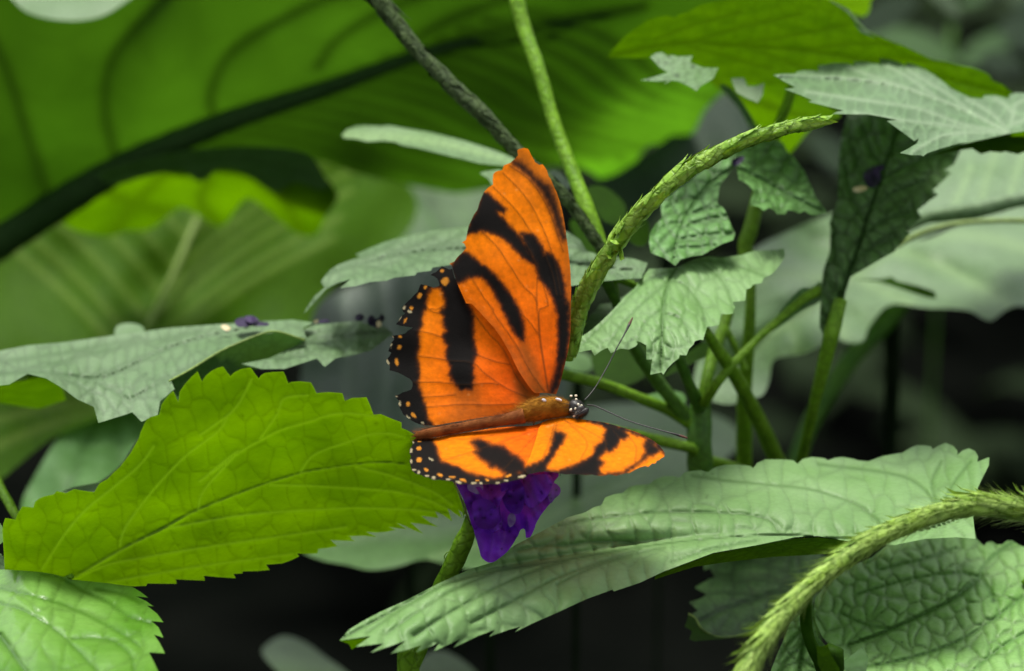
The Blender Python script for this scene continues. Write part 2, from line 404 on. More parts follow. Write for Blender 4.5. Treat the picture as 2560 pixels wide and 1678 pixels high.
M['greyp'] = leaf_mat('grey_leaf_pale_veins', (0.08, 0.152, 0.06), (0.12, 0.196, 0.096), vein=(.28, .38, .23), vk=.55, tw=.12, tcol=(.2, .35, .05), rough=.55, spec=.3, ladk=-.3, mott=70, netk=.1)
M['mid'] = leaf_mat('mid_leaf', (0.0924, 0.2279, 0.04928), (0.1478, 0.308, 0.09856), vein=(.04, .12, .015), vk=.55, tw=.15, tcol=(.08, .18, .02), rough=.5, spec=.3, ladk=.5, netk=.2)
M['midd'] = leaf_mat('deep_green_leaf', (.07, .16, .035), (.10, .205, .06), vein=(.04, .11, .02), vk=.6, tw=.12, tcol=(.08, .18, .02), rough=.55, spec=.3, ladk=.5)
M['dark'] = leaf_mat('dark_leaf', (.035, .09, .02), (.06, .13, .035), vein=(.018, .05, .01), vk=.8, tw=.08, tcol=(.04, .09, .02), rough=.55, spec=.25, ladk=.5)
M['under'] = leaf_mat('backlit_leaf', (.03, .09, .003), (.025, .07, .003), vein=(.02, .06, .006), vk=.6, tw=.5, tcol=(.068, .165, .0), rough=.6, spec=.1, tvein=.6, ladk=.12, netk=.1)
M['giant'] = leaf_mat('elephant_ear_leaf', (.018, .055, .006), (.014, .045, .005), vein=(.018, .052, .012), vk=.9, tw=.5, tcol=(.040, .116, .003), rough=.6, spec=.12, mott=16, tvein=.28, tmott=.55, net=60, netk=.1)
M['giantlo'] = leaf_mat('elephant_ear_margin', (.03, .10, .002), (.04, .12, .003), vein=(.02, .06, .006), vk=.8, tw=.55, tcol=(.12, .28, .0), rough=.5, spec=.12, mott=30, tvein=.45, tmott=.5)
M['yg'] = leaf_mat('yellow_green_leaf', (.055, .145, .003), (.07, .16, .012), vein=(.19, .30, .05), vk=.8, tw=.45, tcol=(.17, .36, .0), rough=.6, spec=.08, mott=18, tvein=1.4, tmott=.6)
M['ear'] = leaf_mat('pale_ear_leaf', (.095, .19, .06), (.225, .32, .19), vein=(.26, .40, .17), vk=.7, tw=.2, tcol=(.3, .55, .05), rough=.45, spec=.18, mott=18)
M['fog'] = leaf_mat('grey_green_background_leaf', (.028, .046, .03), (.05, .075, .05), vein=(.10, .14, .10), vk=.8, tw=.1, tcol=(.1, .15, .05), rough=.6, spec=.08, mott=30)
M['fogp'] = leaf_mat('pale_grey_background_leaf', (.065, .10, .07), (.12, .155, .125), vein=(.22, .27, .22), vk=.8, tw=.1, tcol=(.1, .15, .05), rough=.5, spec=.2, mott=22)
# stems and spikes
M['stem'] = leaf_mat('green_stem', (0.1294, 0.2875, 0.0115), (0.1869, 0.3737, 0.02156), tw=.1, tcol=(.2, .35, .02), rough=.5, spec=.2, bump=.4, mott=200)
M['stemd']  = leaf_mat('dark_green_stem', (0.054, 0.162, 0.0144), (0.09, 0.216, 0.0216), tw=.06, tcol=(.05, .12, .01), rough=.5, spec=.3, bump=.4, mott=200)
M['rib'] = leaf_mat('dark_midrib', (.020, .055, .010), (.030, .07, .016), tw=.0, rough=.65, spec=.1, mott=60)
M['shadestem'] = leaf_mat('shaded_stem', (0.006, 0.0135, 0.0045), (0.0105, 0.0195, 0.0075), tw=.0, rough=.8, spec=.03, mott=60)  # near-black stem, deep shade painted into its colour
M['ribp']   = leaf_mat('pale_midrib', (.20, .30, .06), (.24, .35, .08), tw=.1, rough=.5, spec=.3, mott=60)
M['spike'] = leaf_mat('spike_bracts', (0.102, 0.255, 0.0068), (0.204, 0.391, 0.017), vein=(.45, .70, .12), vk=.9, tw=.15, tcol=(.4, .6, .03), rough=.42, spec=.3, bump=.6, mott=600)
M['spikeo'] = leaf_mat('old_spike', (.018, .038, .008), (.04, .07, .016), vein=(.10, .15, .05), vk=.6, tw=.0, rough=.7, spec=.2, bump=.7, mott=500)
M['spikef'] = leaf_mat('hairy_spike', (0.078, 0.182, 0.0078), (0.208, 0.351, 0.026), vein=(.52, .74, .18), vk=.85, tw=.15, tcol=(.4, .6, .05), rough=.55, spec=.25, bump=.5, mott=350)
M['petal'] = leaf_mat('purple_petal', (.26, .04, .72), (.18, .025, .52), vein=(.45, .14, .95), vk=.45, tw=.42, tcol=(.4, .06, .98), rough=.5, spec=.2, mott=250, bscale=2500, netk=.05)
M['petalb'] = leaf_mat('bright_violet_petal', (.28, .06, .72), (.18, .03, .5), vein=(.4, .12, .85), vk=.4, tw=.35, tcol=(.3, .05, .85), rough=.5, spec=.25, mott=350, bscale=2500, netk=.1)
M['petald'] = leaf_mat('deep_violet_petal', (.17, .025, .50), (.11, .016, .37), vein=(.24, .05, .6), vk=.4, tw=.3, tcol=(.2, .03, .6), rough=.5, spec=.2, mott=250, bscale=2500, netk=.05)
M['throat'] = plain_mat('pale_throat', (.16, .06, .32), (.28, .2, .4), 900)
M['wilt']   = plain_mat('wilted_petal', (.008, .006, .02), (.03, .015, .06), 500, rough=.7)
M['wiltp']  = plain_mat('wilted_base', (.5, .42, .2), (.6, .5, .35), 500)
# butterfly
M['wing']   = wing_mat('wing_scales', .3)
M['fuzz']   = plain_mat('thorax_fur', (.20, .08, .008), (.34, .15, .014), 900, rough=.85, spec=.1, bump=.8, sheen=.3)
M['abd'] = plain_mat('abdomen', (.13, .038, .01), (.24, .08, .018), 420, rough=.75, spec=.12, sheen=.2)
M['blk']    = plain_mat('black_chitin', (.008, .007, .006), (.02, .015, .012), 900, rough=.45, spec=.5)
M['dot']    = plain_mat('cream_dot', (.75, .7, .5), (.8, .75, .6), 900)
M['palespot']  = plain_mat('pale_thorax_spot', (.7, .72, .75), (.8, .82, .85), 900)  # even pale colour for two small ovals on the thorax
M['club']   = plain_mat('antenna_club', (.05, .015, .01), (.09, .03, .015), 900)
M['soil'] = plain_mat('dark_soil', (0.00162, 0.00216, 0.00171), (0.00405, 0.00468, 0.00378), 9, rough=1, spec=0, bump=.6, dist=.02)
M['litter'] = leaf_mat('undergrowth_leaves', (.012, .022, .008), (.03, .05, .022), tw=.2, tcol=(.03, .06, .01), rough=.8, spec=.05, mott=8)

# ------------------------------------------------------------------ ground
def build_ground():
    n = 60; xs = np.linspace(-1, 1, n); g = np.sign(xs) * np.abs(xs) ** 4 * 300
    X, Y = np.meshgrid(g, g); X = X.ravel(); Y = Y.ravel() + 2.5
    r = np.hypot(X, Y - 2.5)
    Zz = -.02 + .03 * np.sin(X * 3.1 + 1) * np.sin(Y * 2.7) * np.exp(-r / 30)
    F = [(j * n + i, j * n + i + 1, (j + 1) * n + i + 1, (j + 1) * n + i) for j in range(n - 1) for i in range(n - 1)]
    o = mesh_obj('ground', np.stack([X, Y, Zz], 1), F, M['soil']); props(o, kind='structure')
build_ground()

def undergrowth():
    """low plants carpeting the soil farther off"""
    r = np.random.default_rng(11); V = []; F = []
    def lf(c, L, Wd, yaw, tilt, k=5):
        k0 = len(V); d = np.array([math.cos(yaw) * math.cos(tilt), math.sin(yaw) * math.cos(tilt), math.sin(tilt)])
        s = np.array([-math.sin(yaw), math.cos(yaw), 0])
        for i in range(k + 1):
            t = i / k; wv = Wd * math.sin(math.pi * min(1, .06 + t * .94)) ** .8 * .5
            p = c + d * L * t + np.array([0, 0, -L * .5 * t * t])
            V.extend([p - s * wv + np.array([0, 0, wv * .4]), p, p + s * wv + np.array([0, 0, wv * .4])])
        for i in range(k):
            u = k0 + i * 3; F.extend([(u, u + 1, u + 4, u + 3), (u + 1, u + 2, u + 5, u + 4)])
    for _ in range(330):
        d = r.uniform(2.1, 6.0); x = r.uniform(-.9, 1.1) * d * .5 + .12 * d; h = r.uniform(0, .3)
        for j in range(r.integers(4, 9)):
            lf(np.array([x, d, h]) + r.normal(0, .04, 3), r.uniform(.06, .16), r.uniform(.02, .06), r.uniform(0, 6.28), r.uniform(-.1, .8))
    V = np.array(V); o = mesh_obj('undergrowth', V, F, M['litter'], attrs={'vein': np.zeros(len(V))})
    props(o, 'low shaded leafy undergrowth far behind the plants', 'undergrowth', kind='stuff')
undergrowth()

def root_at(x, y, dz, drop=True):
    p = place([x], [y], [dz])[0]
    return (float(p[0]), float(p[1]), 0.0)

def to_ground(x, y, dz, r, side=0.0):
    """continue a stem straight down from a point below the frame to the soil, in survey units"""
    P = []
    p = place([x], [y], [dz])[0]
    for k in range(1, 9):
        q = p + (np.array([p[0], p[1] + .02, -.01]) - p) * k / 8 + RT * side * math.sin(k / 8 * 1.57)
        v = q - CAM; d = v @ FW
        P.append((1280 + (v @ RT) / d * FPX, 839 - (v @ UP) / d * FPX, (d - D0) * 1000, r * D0 / d))
    return P

# ================================================================== PLANTS
# ---- big backlit elephant ear, upper left
ge = thing('elephant_ear_plant', 'huge dark green elephant ear leaf seen from below against the light, thick dark midrib', 'plant', root_at(300, 600, 190))
GEZ = [(-200, -200, 120), (600, -200, 125), (1500, -100, 140), (0, 600, 205), (560, 300, 180), (1000, 140, 172), (1500, 60, 168),
       (600, 420, 210), (1000, 430, 235), (1400, 410, 255), (1560, 330, 235), (1690, 215, 232), (1500, 250, 195), (1250, 330, 205), (1900, 0, 165)]
ge_out = FV((-120, -150), (-20, -60), (30, 0), (70, 32), (150, 48), (230, 40), (300, 0), (420, -90), (800, -160), (1500, -150), (1800, -80), (1830, 60),
            (1690, 205), (1640, 255), (1610, 310), (1560, 338), (1510, 338), (1470, 385), (1435, 410), (1400, 418), (1360, 395), (1280, 390), (1200, 430),
            (1120, 442), (1060, 450), (1000, 440), (900, 420), (820, 400), (740, 372), (600, 352), (440, 372), (330, 395), (230, 450), (100, 520), (-20, 590), (-120, 600))
gv = [FV((110, 440), (60, 300), (10, 150), (-60, 20)), FV((272, 372), (242, 250), (262, 130), (350, 20), (420, -50)),
      FV((498, 272), (492, 210), (545, 110), (680, 30), (820, -30)), FV((742, 150), (785, 90), (880, 30), (980, -10)), FV((960, 95), (1050, 40), (1200, -10))]
rg = np.random.default_rng(3)
for i in range(15):
    x0 = 330 + i * 62 + rg.uniform(-12, 12); y0 = 345 - i * 23
    f = i / 14; ex = 860 + f * 700 + rg.uniform(-30, 30); ey = 400 - f * 190 + rg.uniform(-12, 12)
    gv.append(FV((x0, y0), (x0 + (ex - x0) * .3, y0 + (ey - y0) * .12 - 22 * (1 - f)), (x0 + (ex - x0) * .65, y0 + (ey - y0) * .45 - 16 * (1 - f)), (ex, ey), (ex + 250, ey + 60)))
gel = leaf('leaf', ge, ge_out, GEZ, M['giant'], mid=FV((-40, 590), (220, 420), (520, 285), (900, 150), (1150, 70), (1500, 10)), midw=26, veins=gv, glow=[(1590, 330, 95, 3.4), (1720, 290, 85, 3.8), (1480, 430, 75, 2.6), (700, 60, 90, .3), (130, 330, 80, .4), (1170, 460, 90, .8), (1000, 470, 60, .5), (330, 300, 160, .3), (520, 200, 120, .35), (880, 120, 110, .35), (1300, 250, 120, -.3), (1150, 140, 120, -.35), (900, 400, 90, -.5)],  # spots paint the sunlit lower margin into the transmitted colour
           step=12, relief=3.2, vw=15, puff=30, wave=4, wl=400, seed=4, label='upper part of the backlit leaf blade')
tube('midrib', gel, [(x, y, z, r) for (x, y), z, r in zip(FV((-60, 600), (120, 485), (300, 380), (520, 285), (760, 205), (1000, 120), (1300, 45)),
     (206, 196, 186, 176, 171, 168, 166), (46, 42, 35, 28, 21, 15, 8))], M['rib'])
# the shaded folded lobe and the bright frilled margin below the midrib
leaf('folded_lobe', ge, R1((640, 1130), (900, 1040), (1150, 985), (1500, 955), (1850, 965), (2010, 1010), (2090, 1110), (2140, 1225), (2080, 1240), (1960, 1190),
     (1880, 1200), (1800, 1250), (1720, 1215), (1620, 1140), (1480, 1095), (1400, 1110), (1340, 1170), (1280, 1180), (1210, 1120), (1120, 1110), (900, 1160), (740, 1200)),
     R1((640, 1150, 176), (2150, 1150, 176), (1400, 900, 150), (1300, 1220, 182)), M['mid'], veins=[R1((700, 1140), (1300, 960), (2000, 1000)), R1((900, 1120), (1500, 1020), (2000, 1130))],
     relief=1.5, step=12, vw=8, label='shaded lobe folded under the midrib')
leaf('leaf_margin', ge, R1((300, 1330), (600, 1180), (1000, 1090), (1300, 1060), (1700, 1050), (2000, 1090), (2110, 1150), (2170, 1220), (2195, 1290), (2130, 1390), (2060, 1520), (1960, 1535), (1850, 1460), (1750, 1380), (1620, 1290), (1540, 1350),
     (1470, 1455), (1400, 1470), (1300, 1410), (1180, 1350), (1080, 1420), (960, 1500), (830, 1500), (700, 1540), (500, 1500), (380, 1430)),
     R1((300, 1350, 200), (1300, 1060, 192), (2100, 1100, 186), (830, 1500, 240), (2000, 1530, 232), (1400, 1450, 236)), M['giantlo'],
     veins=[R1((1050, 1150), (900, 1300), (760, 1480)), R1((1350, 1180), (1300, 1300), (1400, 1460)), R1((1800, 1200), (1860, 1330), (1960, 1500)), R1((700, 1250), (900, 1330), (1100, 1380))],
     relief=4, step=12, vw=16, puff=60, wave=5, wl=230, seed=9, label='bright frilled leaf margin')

# ---- yellow-green elephant ear behind it
yg = thing('elephant_ear_plant', 'yellow-green elephant ear leaf with a pale midrib, behind the huge dark leaf', 'plant', root_at(500, 800, 300))
ymid = spline(FV((490, 450), (450, 530), (410, 630), (350, 750), (310, 860)), 30)
yv = []
for i in range(0, len(ymid), 2):
    x, y = ymid[i]; yv.append([(x, y), (x - 130, y - 150), (x - 300, y - 300), (x - 480, y - 420)])
    yv.append([(x, y), (x + 150, y - 120), (x + 330, y - 240), (x + 500, y - 330)])
ygl = leaf('leaf', yg, FV((-120, 480), (200, 350), (600, 350), (880, 400), (955, 440), (968, 500), (920, 570), (830, 620), (745, 700), (690, 800), (500, 860), (200, 900), (-120, 900)),
     FV((-100, 500, 270), (-100, 900, 225), (480, 450, 260), (960, 460, 290), (700, 850, 240), (350, 800, 235)), M['yg'],
     mid=FV((490, 450), (450, 530), (410, 630), (350, 750), (310, 860)), midw=14, veins=yv, step=11, relief=-1.2, vw=8, puff=30, wave=3, seed=2)
tube('midrib', ygl, [(x, y, z, 9) for (x, y), z in zip(FV((490, 450), (450, 530), (405, 635), (350, 750), (300, 880)), (252, 248, 243, 238, 232))], M['ribp'])

# ---- lower left background star of leaves
lb = thing('elephant_ear_plant', 'blurred dark green leaf split in two lobes, behind the lime leaf at the left edge', 'plant', root_at(100, 1200, 240))
leaf('leaf', lb, FV((-120, 880), (100, 850), (300, 850), (370, 920), (230, 975), (120, 1020), (20, 1100), (-60, 1160), (-120, 1160)),
     FV((-100, 880, 190), (300, 860, 170), (-60, 1150, 150)), M['yg'], veins=[FV((260, 930), (100, 950), (-60, 990)), FV((260, 940), (80, 1000), (-60, 1060)), FV((260, 920), (100, 900), (-50, 890))],
     step=13, relief=2.2, vw=12, wave=3, label='left lobe, pointing left')
leaf('leaf', lb, FV((230, 930), (480, 930), (460, 1060), (380, 1130), (300, 1190), (100, 1220), (50, 1180), (90, 1090), (150, 1000)),
     FV((230, 930, 170), (480, 930, 165), (50, 1200, 140), (300, 1190, 140)), M['mid'], veins=[FV((240, 950), (190, 1060), (140, 1190)), FV((250, 950), (280, 1050), (240, 1180)), FV((260, 950), (360, 1030), (360, 1130))],
     step=13, relief=2.2, vw=10, wave=3, label='lower lobe, pointing down')
leaf('leaf', lb, R4((-60, 1100), (0, 1075), (40, 1058), (170, 1042), (185, 1000), (260, 1008), (400, 1080), (430, 1170), (250, 1230), (-60, 1180)),
     R4((-60, 1100, 60), (400, 1080, 62), (200, 1200, 75)), M['under'], step=11, smooth=False, label='green toothed margin under the grey leaf')

# ---- mid-left grey-green leaf
ml = thing('leafy_shrub', 'leafy shrub branch with pale grey-green drooping leaf, left of the butterfly', 'plant', root_at(900, 900, 60))
leaf('leaf', ml, R4((-120, 870), (0, 850), (180, 815), (380, 798), (560, 775), (750, 748), (1100, 702), (1400, 680), (1700, 660), (1900, 648), (2040, 668), (1970, 700), (1990, 770),
     (1800, 728), (1680, 745), (1560, 790), (1440, 845), (1250, 960), (1110, 1040), (1135, 1100), (1040, 1180), (1025, 1270), (920, 1312), (860, 1250), (800, 1270), (640, 1320), (610, 1215), (500, 1165), (400, 1090),
     (300, 1030), (180, 1000), (60, 1070), (-120, 1090)),
     R4((-120, 860, 60), (-120, 1090, 15), (750, 750, 62), (640, 1320, 12), (920, 1310, 16), (1400, 680, 60), (1440, 845, 38), (2000, 690, 52), (300, 1030, 20), (1110, 1040, 24), (800, 950, 38)), M['grey'],
     mid=R4((-60, 1000), (300, 990), (650, 1030), (1000, 880), (1300, 770), (1700, 690)), midw=6,
     veins=[R4((150, 990), (500, 900), (900, 800), (1300, 730)), R4((560, 1060), (900, 900), (1200, 800)), R4((860, 1160), (1100, 1030), (1440, 840)), R4((620, 1050), (720, 1100), (850, 1180)), R4((350, 1000), (600, 1130), (640, 1250)),
            R4((-60, 930), (400, 870), (900, 770))],
     step=6, relief=1.8, vw=7, puff=24, ladder=.6, lsp=30, asp=1.6, wave=.8, smooth=False, seed=5, label='long pale grey-green leaf')
leaf('leaf_underside', ml, R4((1680, 752), (1800, 728), (1985, 785), (1850, 870), (1700, 960), (1500, 1010), (1290, 1060), (1150, 1150), (1110, 1050), (1440, 853)),
     R4((1680, 752, 40), (1985, 785, 44), (1150, 1120, 34), (1700, 960, 48)), M['mid'], step=9, wave=.6, smooth=False, label='green underside of the drooping leaf')
tube('leaf_rim', ml, [(x, y, z, 2.6) for (x, y), z in zip(R4((1100, 1048), (1250, 965), (1440, 850), (1680, 748), (1800, 726), (1980, 782)), (23, 29, 36, 38, 38, 40))], M['ribp'], label='yellowish vein along the fold')
leaf('leaf', ml, R4((1880, 742), (2050, 682), (2340, 655)) + R5((150, 668), (300, 700), (345, 740), (200, 850), (0, 900)) +
     R4((2340, 860), (2180, 900), (2110, 955), (2060, 900), (1850, 968), (1700, 970), (1570, 935), (1750, 900), (1850, 850), (1980, 795)),
     R4((1880, 742, 52), (2400, 655, 60), (2700, 740, 58), (2110, 950, 34), (1570, 935, 34), (2340, 870, 40)), M['grey'],
     mid=R4((1990, 790), (2200, 770), (2400, 740), (2700, 720)), veins=[R4((2000, 760), (2100, 720), (2300, 690)), R4((2100, 800), (2200, 840), (2250, 880)), R4((2250, 770), (2350, 800), (2450, 850)), R4((1800, 920), (1950, 870), (2150, 820))],
     step=6, relief=1.3, vw=7, puff=16, ladder=.7, lsp=22, wave=.8, wl=90, smooth=False, label='crumpled grey leaf tip')
leaf('leaf', ml, R4((745, 760), (760, 690), (840, 670), (920, 690), (940, 740), (900, 790), (780, 800)), R4((745, 740, 85), (940, 730, 85), (840, 800, 80)), M['grey'], step=9, label='small pale leaf tip above the grey leaf')
tube('stem', ml, [(-60, 1500, 90, 12), (-30, 1250, 85, 12), (-40, 1100, 80, 11), (-70, 900, 70, 10)][::-1] + to_ground(-60, 1560, 90, 12), M['stem'])

# ---- lower left foreground plant: lime leaf and glossy leaf
fl = thing('leafy_shrub', 'shrub with big lime-green backlit leaf over a glossy leaf, lower left foreground', 'plant', root_at(-100, 1700, 0))
bl_out = (R7((30, 905), (24, 780), (18, 690), (15, 640), (22, 600), (34, 565), (70, 570), (100, 576), (112, 540), (145, 490), (180, 492), (216, 497), (228, 460), (255, 438), (285, 425), (350, 410), (368, 390), (430, 402), (482, 376), (550, 388),
             (612, 396), (646, 340), (700, 310), (740, 268), (780, 232), (812, 190), (850, 140), (880, 85), (905, 40)) +
          Q1((1300, 870), (1335, 790), (1362, 740), (1400, 715), (1440, 705), (1478, 692), (1500, 600), (1530, 555), (1565, 510), (1610, 472), (1655, 572), (1668, 480), (1720, 405), (1780, 340), (1835, 290), (1875, 385)) +
          Q2((30, 178), (60, 140), (110, 100), (160, 75), (215, 60), (250, 110), (282, 152), (310, 120), (380, 84), (430, 76), (472, 70), (505, 120), (545, 172), (570, 140), (600, 122), (680, 112), (775, 108), (795, 150), (818, 215), (850, 204), (930, 198), (1030, 208), (1055, 250), (1082, 308),
             (1110, 304), (1200, 298), (1322, 308), (1345, 378), (1375, 368), (1410, 352), (1480, 350), (1547, 345), (1580, 420), (1612, 508), (1680, 502), (1780, 545), (1872, 580), (1872, 632), (1920, 650), (1990, 690), (2090, 800), (2200, 940)) +
          R8((690, 240), (740, 330), (775, 420), (800, 490), (826, 552), (770, 512), (795, 568), (740, 530), (700, 502), (728, 586), (670, 545), (620, 522), (640, 566), (600, 560), (530, 552), (580, 590), (636, 622), (560, 608), (500, 600), (460, 596), (500, 630), (543, 668), (470, 640), (420, 615),
             (370, 598), (436, 638), (380, 632), (320, 624), (362, 642), (300, 655), (240, 660), (170, 655), (238, 688), (150, 680), (50, 684), (96, 716), (40, 708)) +
          R7((2290, 690), (2260, 682), (2302, 714), (2230, 712), (2150, 708), (2192, 748), (2130, 760), (2070, 766), (2062, 796), (2000, 798), (1930, 796), (1946, 814), (1890, 840), (1835, 860), (1730, 868), (1752, 902), (1670, 910), (1580, 912), (1575, 925), (1518, 928), (1532, 956), (1430, 950), (1326, 940), (1332, 972),
             (1240, 968), (1140, 964), (1150, 992), (1050, 992), (960, 990), (950, 1006), (860, 1010), (700, 992), (560, 985), (480, 968), (430, 990), (350, 1000), (200, 980), (60, 950)))
bl_mid = R7((470, 968), (800, 770), (1060, 640), (1280, 520), (1700, 355), (1980, 270)) + Q2((940, 1050), (1400, 980), (1700, 955), (1900, 975))
bl_v = [R7((480, 965), (700, 870), (950, 820), (1340, 755), (1900, 675), (2250, 625)), R7((1060, 640), (1400, 575), (1700, 535), (2100, 510), (2300, 500)) + Q2((1500, 1375), (2000, 1395), (2300, 1440)),
        Q2((650, 1165), (1100, 1175), (1800, 1225), (2100, 1300), (2340, 1400)), Q2((1450, 995), (1800, 1085), (2150, 1220), (2340, 1350)),
        R7((700, 985), (1000, 930), (1300, 880), (1600, 840), (1900, 800)),
        R7((270, 900), (430, 660), (560, 510), (720, 380), (900, 230), (1000, 100)), R7((780, 745), (820, 620), (1000, 380), (1200, 170), (1420, 0), (1480, -100)),
        R7((1290, 500), (1330, 380), (1550, 130)) + Q2((0, 1130), (370, 860), (580, 740), (760, 650), (1000, 580), (1200, 515), (1400, 500), (1650, 530)),
        Q2((940, 1030), (1000, 940), (1100, 860), (1400, 755), (1550, 700), (1750, 685), (1900, 720)), Q2((0, 700), (300, 480), (420, 300), (480, 180)), Q2((560, 730), (720, 500), (780, 360), (1000, 330))]
leaf('leaf', fl, bl_out, R7((30, 900, 6), (20, 600, -12), (480, 965, 4), (1000, 650, 2), (1800, 330, 2), (900, 100, -16), (640, 350, -10), (1500, -100, -14), (1450, 930, 16), (2200, 700, 18)) +
     Q2((220, 60, -24), (1030, 208, -20), (1870, 580, -6), (1990, 700, 2)) + R8((826, 552, 16), (300, 300, 8)), M['lime'], mid=bl_mid, midw=4, veins=bl_v, glow=[(420, 1300, 60, .35), (540, 1150, 70, .3), (600, 1290, 50, .25), (230, 1330, 70, .3), (700, 1120, 60, .25), (850, 1180, 90, -.2), (980, 1100, 70, -.15), (330, 1390, 40, -.25)], step=4.2, relief=-.35, vw=2.8, rim=.8, puff=16,
     ladder=.8, lsp=50, asp=1.6, lw=3.5, wave=.8, smooth=False, seed=12, fine=.15, label='large lime-green leaf with light shining through it')
gl_out = (R7((-120, 900), (30, 900), (140, 906), (260, 915), (350, 930), (470, 965), (700, 988), (860, 1012), (915, 1045), (962, 1082), (885, 1074), (950, 1105), (1000, 1140), (955, 1134), (1020, 1185), (1062, 1242), (985, 1235), (1030, 1275), (1062, 1342), (1000, 1322),
             (1040, 1380), (1072, 1444), (968, 1438), (1000, 1500), (1028, 1560), (1040, 1700), (900, 1850), (-120, 1850)))
leaf('leaf', fl, gl_out, R7((-120, 900, 0), (470, 965, -3), (862, 1012, -8), (1070, 1440, -34), (500, 1300, -26), (0, 1300, -28), (0, 1800, -62), (900, 1800, -58), (300, 1000, -14)), M['gloss'],
     mid=Q6((0, 1260), (100, 1400), (200, 1540), (330, 1750)), midw=7,
     veins=[Q6((-100, 930), (0, 960), (150, 1000), (300, 1070), (460, 1170), (600, 1280), (750, 1430), (870, 1560), (1000, 1700)), Q6((-100, 800), (0, 820), (220, 870), (430, 930), (600, 980), (830, 1080), (1000, 1170), (1200, 1290), (1300, 1370)),
            Q6((400, 700), (550, 720), (800, 860), (1000, 950), (1180, 1080), (1400, 1150)), Q6((660, 1290), (1000, 1300), (1200, 1430), (1240, 1600)), Q6((900, 830), (1150, 880), (1300, 960))],
     step=5, relief=1.7, vw=5, puff=34, ladder=.7, lsp=66, asp=1.8, lw=4, smooth=False, seed=15, fine=.05, label='glossy green toothed leaf under the lime leaf')
leaf('leaf', fl, R7((330, 420), (480, 362), (640, 334), (740, 262), (800, 200), (900, 40), (905, 60), (800, 260), (700, 340), (600, 410)),
     R7((330, 420, 8), (480, 360, 40), (640, 334, 46), (600, 410, 10), (900, 50, 60), (905, 70, 30)), M['ear'], step=8, smooth=False, label='pale leaf edge peeping out above the lime leaf')
leaf('leaf', fl, R7((-40, 590), (0, 598), (22, 640), (32, 680), (20, 720), (-40, 740)), R7((-40, 590, 15), (30, 680, 15), (-40, 740, 10)), M['pale'], step=8, label='pale leaf scrap at the left edge')
leaf('leaf', fl, R7((-40, 790), (10, 800), (30, 850), (34, 900), (-40, 910)), R7((-40, 790, 15), (30, 850, 15), (-40, 900, 10)), M['ear'], step=8, label='lower pale leaf scrap at the left edge')
tube('stem', fl, [(x, y, z, 12) for (x, y), z in zip(R7((-60, 200), (0, 360), (60, 470), (110, 560), (200, 700)), (40, 36, 32, 30, 28))], M['stem'], label='short green stem behind the lime leaf')
tube('stem', fl, [(180, 1440, -4, 7), (60, 1500, 4, 9), (-60, 1600, 6, 11)] + to_ground(-100, 1660, 0, 13), M['stem'])

# ---- centre-front plant: flower stem and long pale leaf
ff = thing('flowering_shrub', 'flowering shrub carrying the purple blossom and a long quilted pale leaf, lower right of butterfly', 'plant', root_at(1000, 1700, 10))
br_out = (R8((0, 1357), (60, 1290), (140, 1240), (250, 1180), (430, 1100), (640, 990), (850, 895), (1000, 850), (1130, 745), (1250, 683), (1330, 640), (1420, 592), (1480, 560), (1590, 530), (1650, 495), (1700, 482), (1722, 432), (1780, 410), (1842, 400), (1880, 362), (1940, 348), (2010, 346), (2040, 318), (2080, 300)) +
          R9((0, 292), (60, 292), (104, 302), (130, 270), (180, 258), (240, 254), (285, 266), (330, 236), (400, 218), (490, 218), (560, 226), (580, 242), (606, 206), (660, 183), (760, 184), (840, 190), (868, 212), (900, 182), (960, 168), (1040, 176), (1066, 190), (1110, 174), (1160, 168), (1240, 182), (1260, 190), (1330, 196),
             (1420, 162), (1550, 140), (1600, 110), (1642, 92), (1700, 94), (1735, 100), (1746, 118), (1790, 92), (1830, 76), (1880, 96), (1908, 130), (1904, 158), (1940, 126), (1980, 112), (2020, 128), (2042, 165), (2036, 200), (2080, 182), (2114, 170), (2112, 220), (2088, 270), (2062, 320), (2040, 370), (2045, 440),
             (2010, 560), (2025, 700), (1900, 690), (1700, 700), (1500, 740), (1300, 730), (1150, 708), (1000, 682), (850, 690), (600, 742), (320, 792), (0, 912)) +
          R8((1950, 985), (1780, 1042), (1772, 1030), (1600, 1092), (1400, 1185), (1250, 1250), (1138, 1306), (1175, 1270), (1100, 1290), (970, 1336), (1010, 1290), (900, 1330), (738, 1408), (782, 1350), (700, 1390), (608, 1434), (648, 1370), (590, 1400), (494, 1438), (530, 1390), (440, 1420), (328, 1448),
             (430, 1360), (320, 1400), (200, 1440), (285, 1380), (230, 1385), (104, 1402), (200, 1332), (110, 1345), (0, 1362)))
br_mid = R8((0, 1357), (300, 1195), (640, 1015), (1000, 915), (1480, 835), (1900, 762), (2340, 706)) + R9((750, 676), (1200, 700), (1700, 640), (2040, 520))
br_rid = np.array(br_mid); br_rx, br_ry = br_rid[:, 0], br_rid[:, 1]
def br_z(x, y):
    """lower half droops toward the viewer from the ridge, upper half is a hollow rising to the far edge"""
    yr = np.interp(x, br_rx, br_ry); zr = np.interp(x, [850, 1280, 1500, 1700, 1950, 2450], [-36, -13, -7, -3, 1, 6])
    s_ = 1 / (1 + np.exp((x - 1720) / 55)); s_ = s_ * np.clip((x - 1050) / 180, 0, 1)
    du = np.maximum(yr - y, 0); dl = np.maximum(y - yr, 0)
    k = 1 - np.exp(-(du / 7.0) ** 2)
    up_ = (1 + 6 * s_) * k + (.075 - .15 * s_) * du + (.00042 + .00055 * s_) * du * du
    lo = -13 * (1 - np.exp(-dl / 75.0))
    return zr + up_ + lo
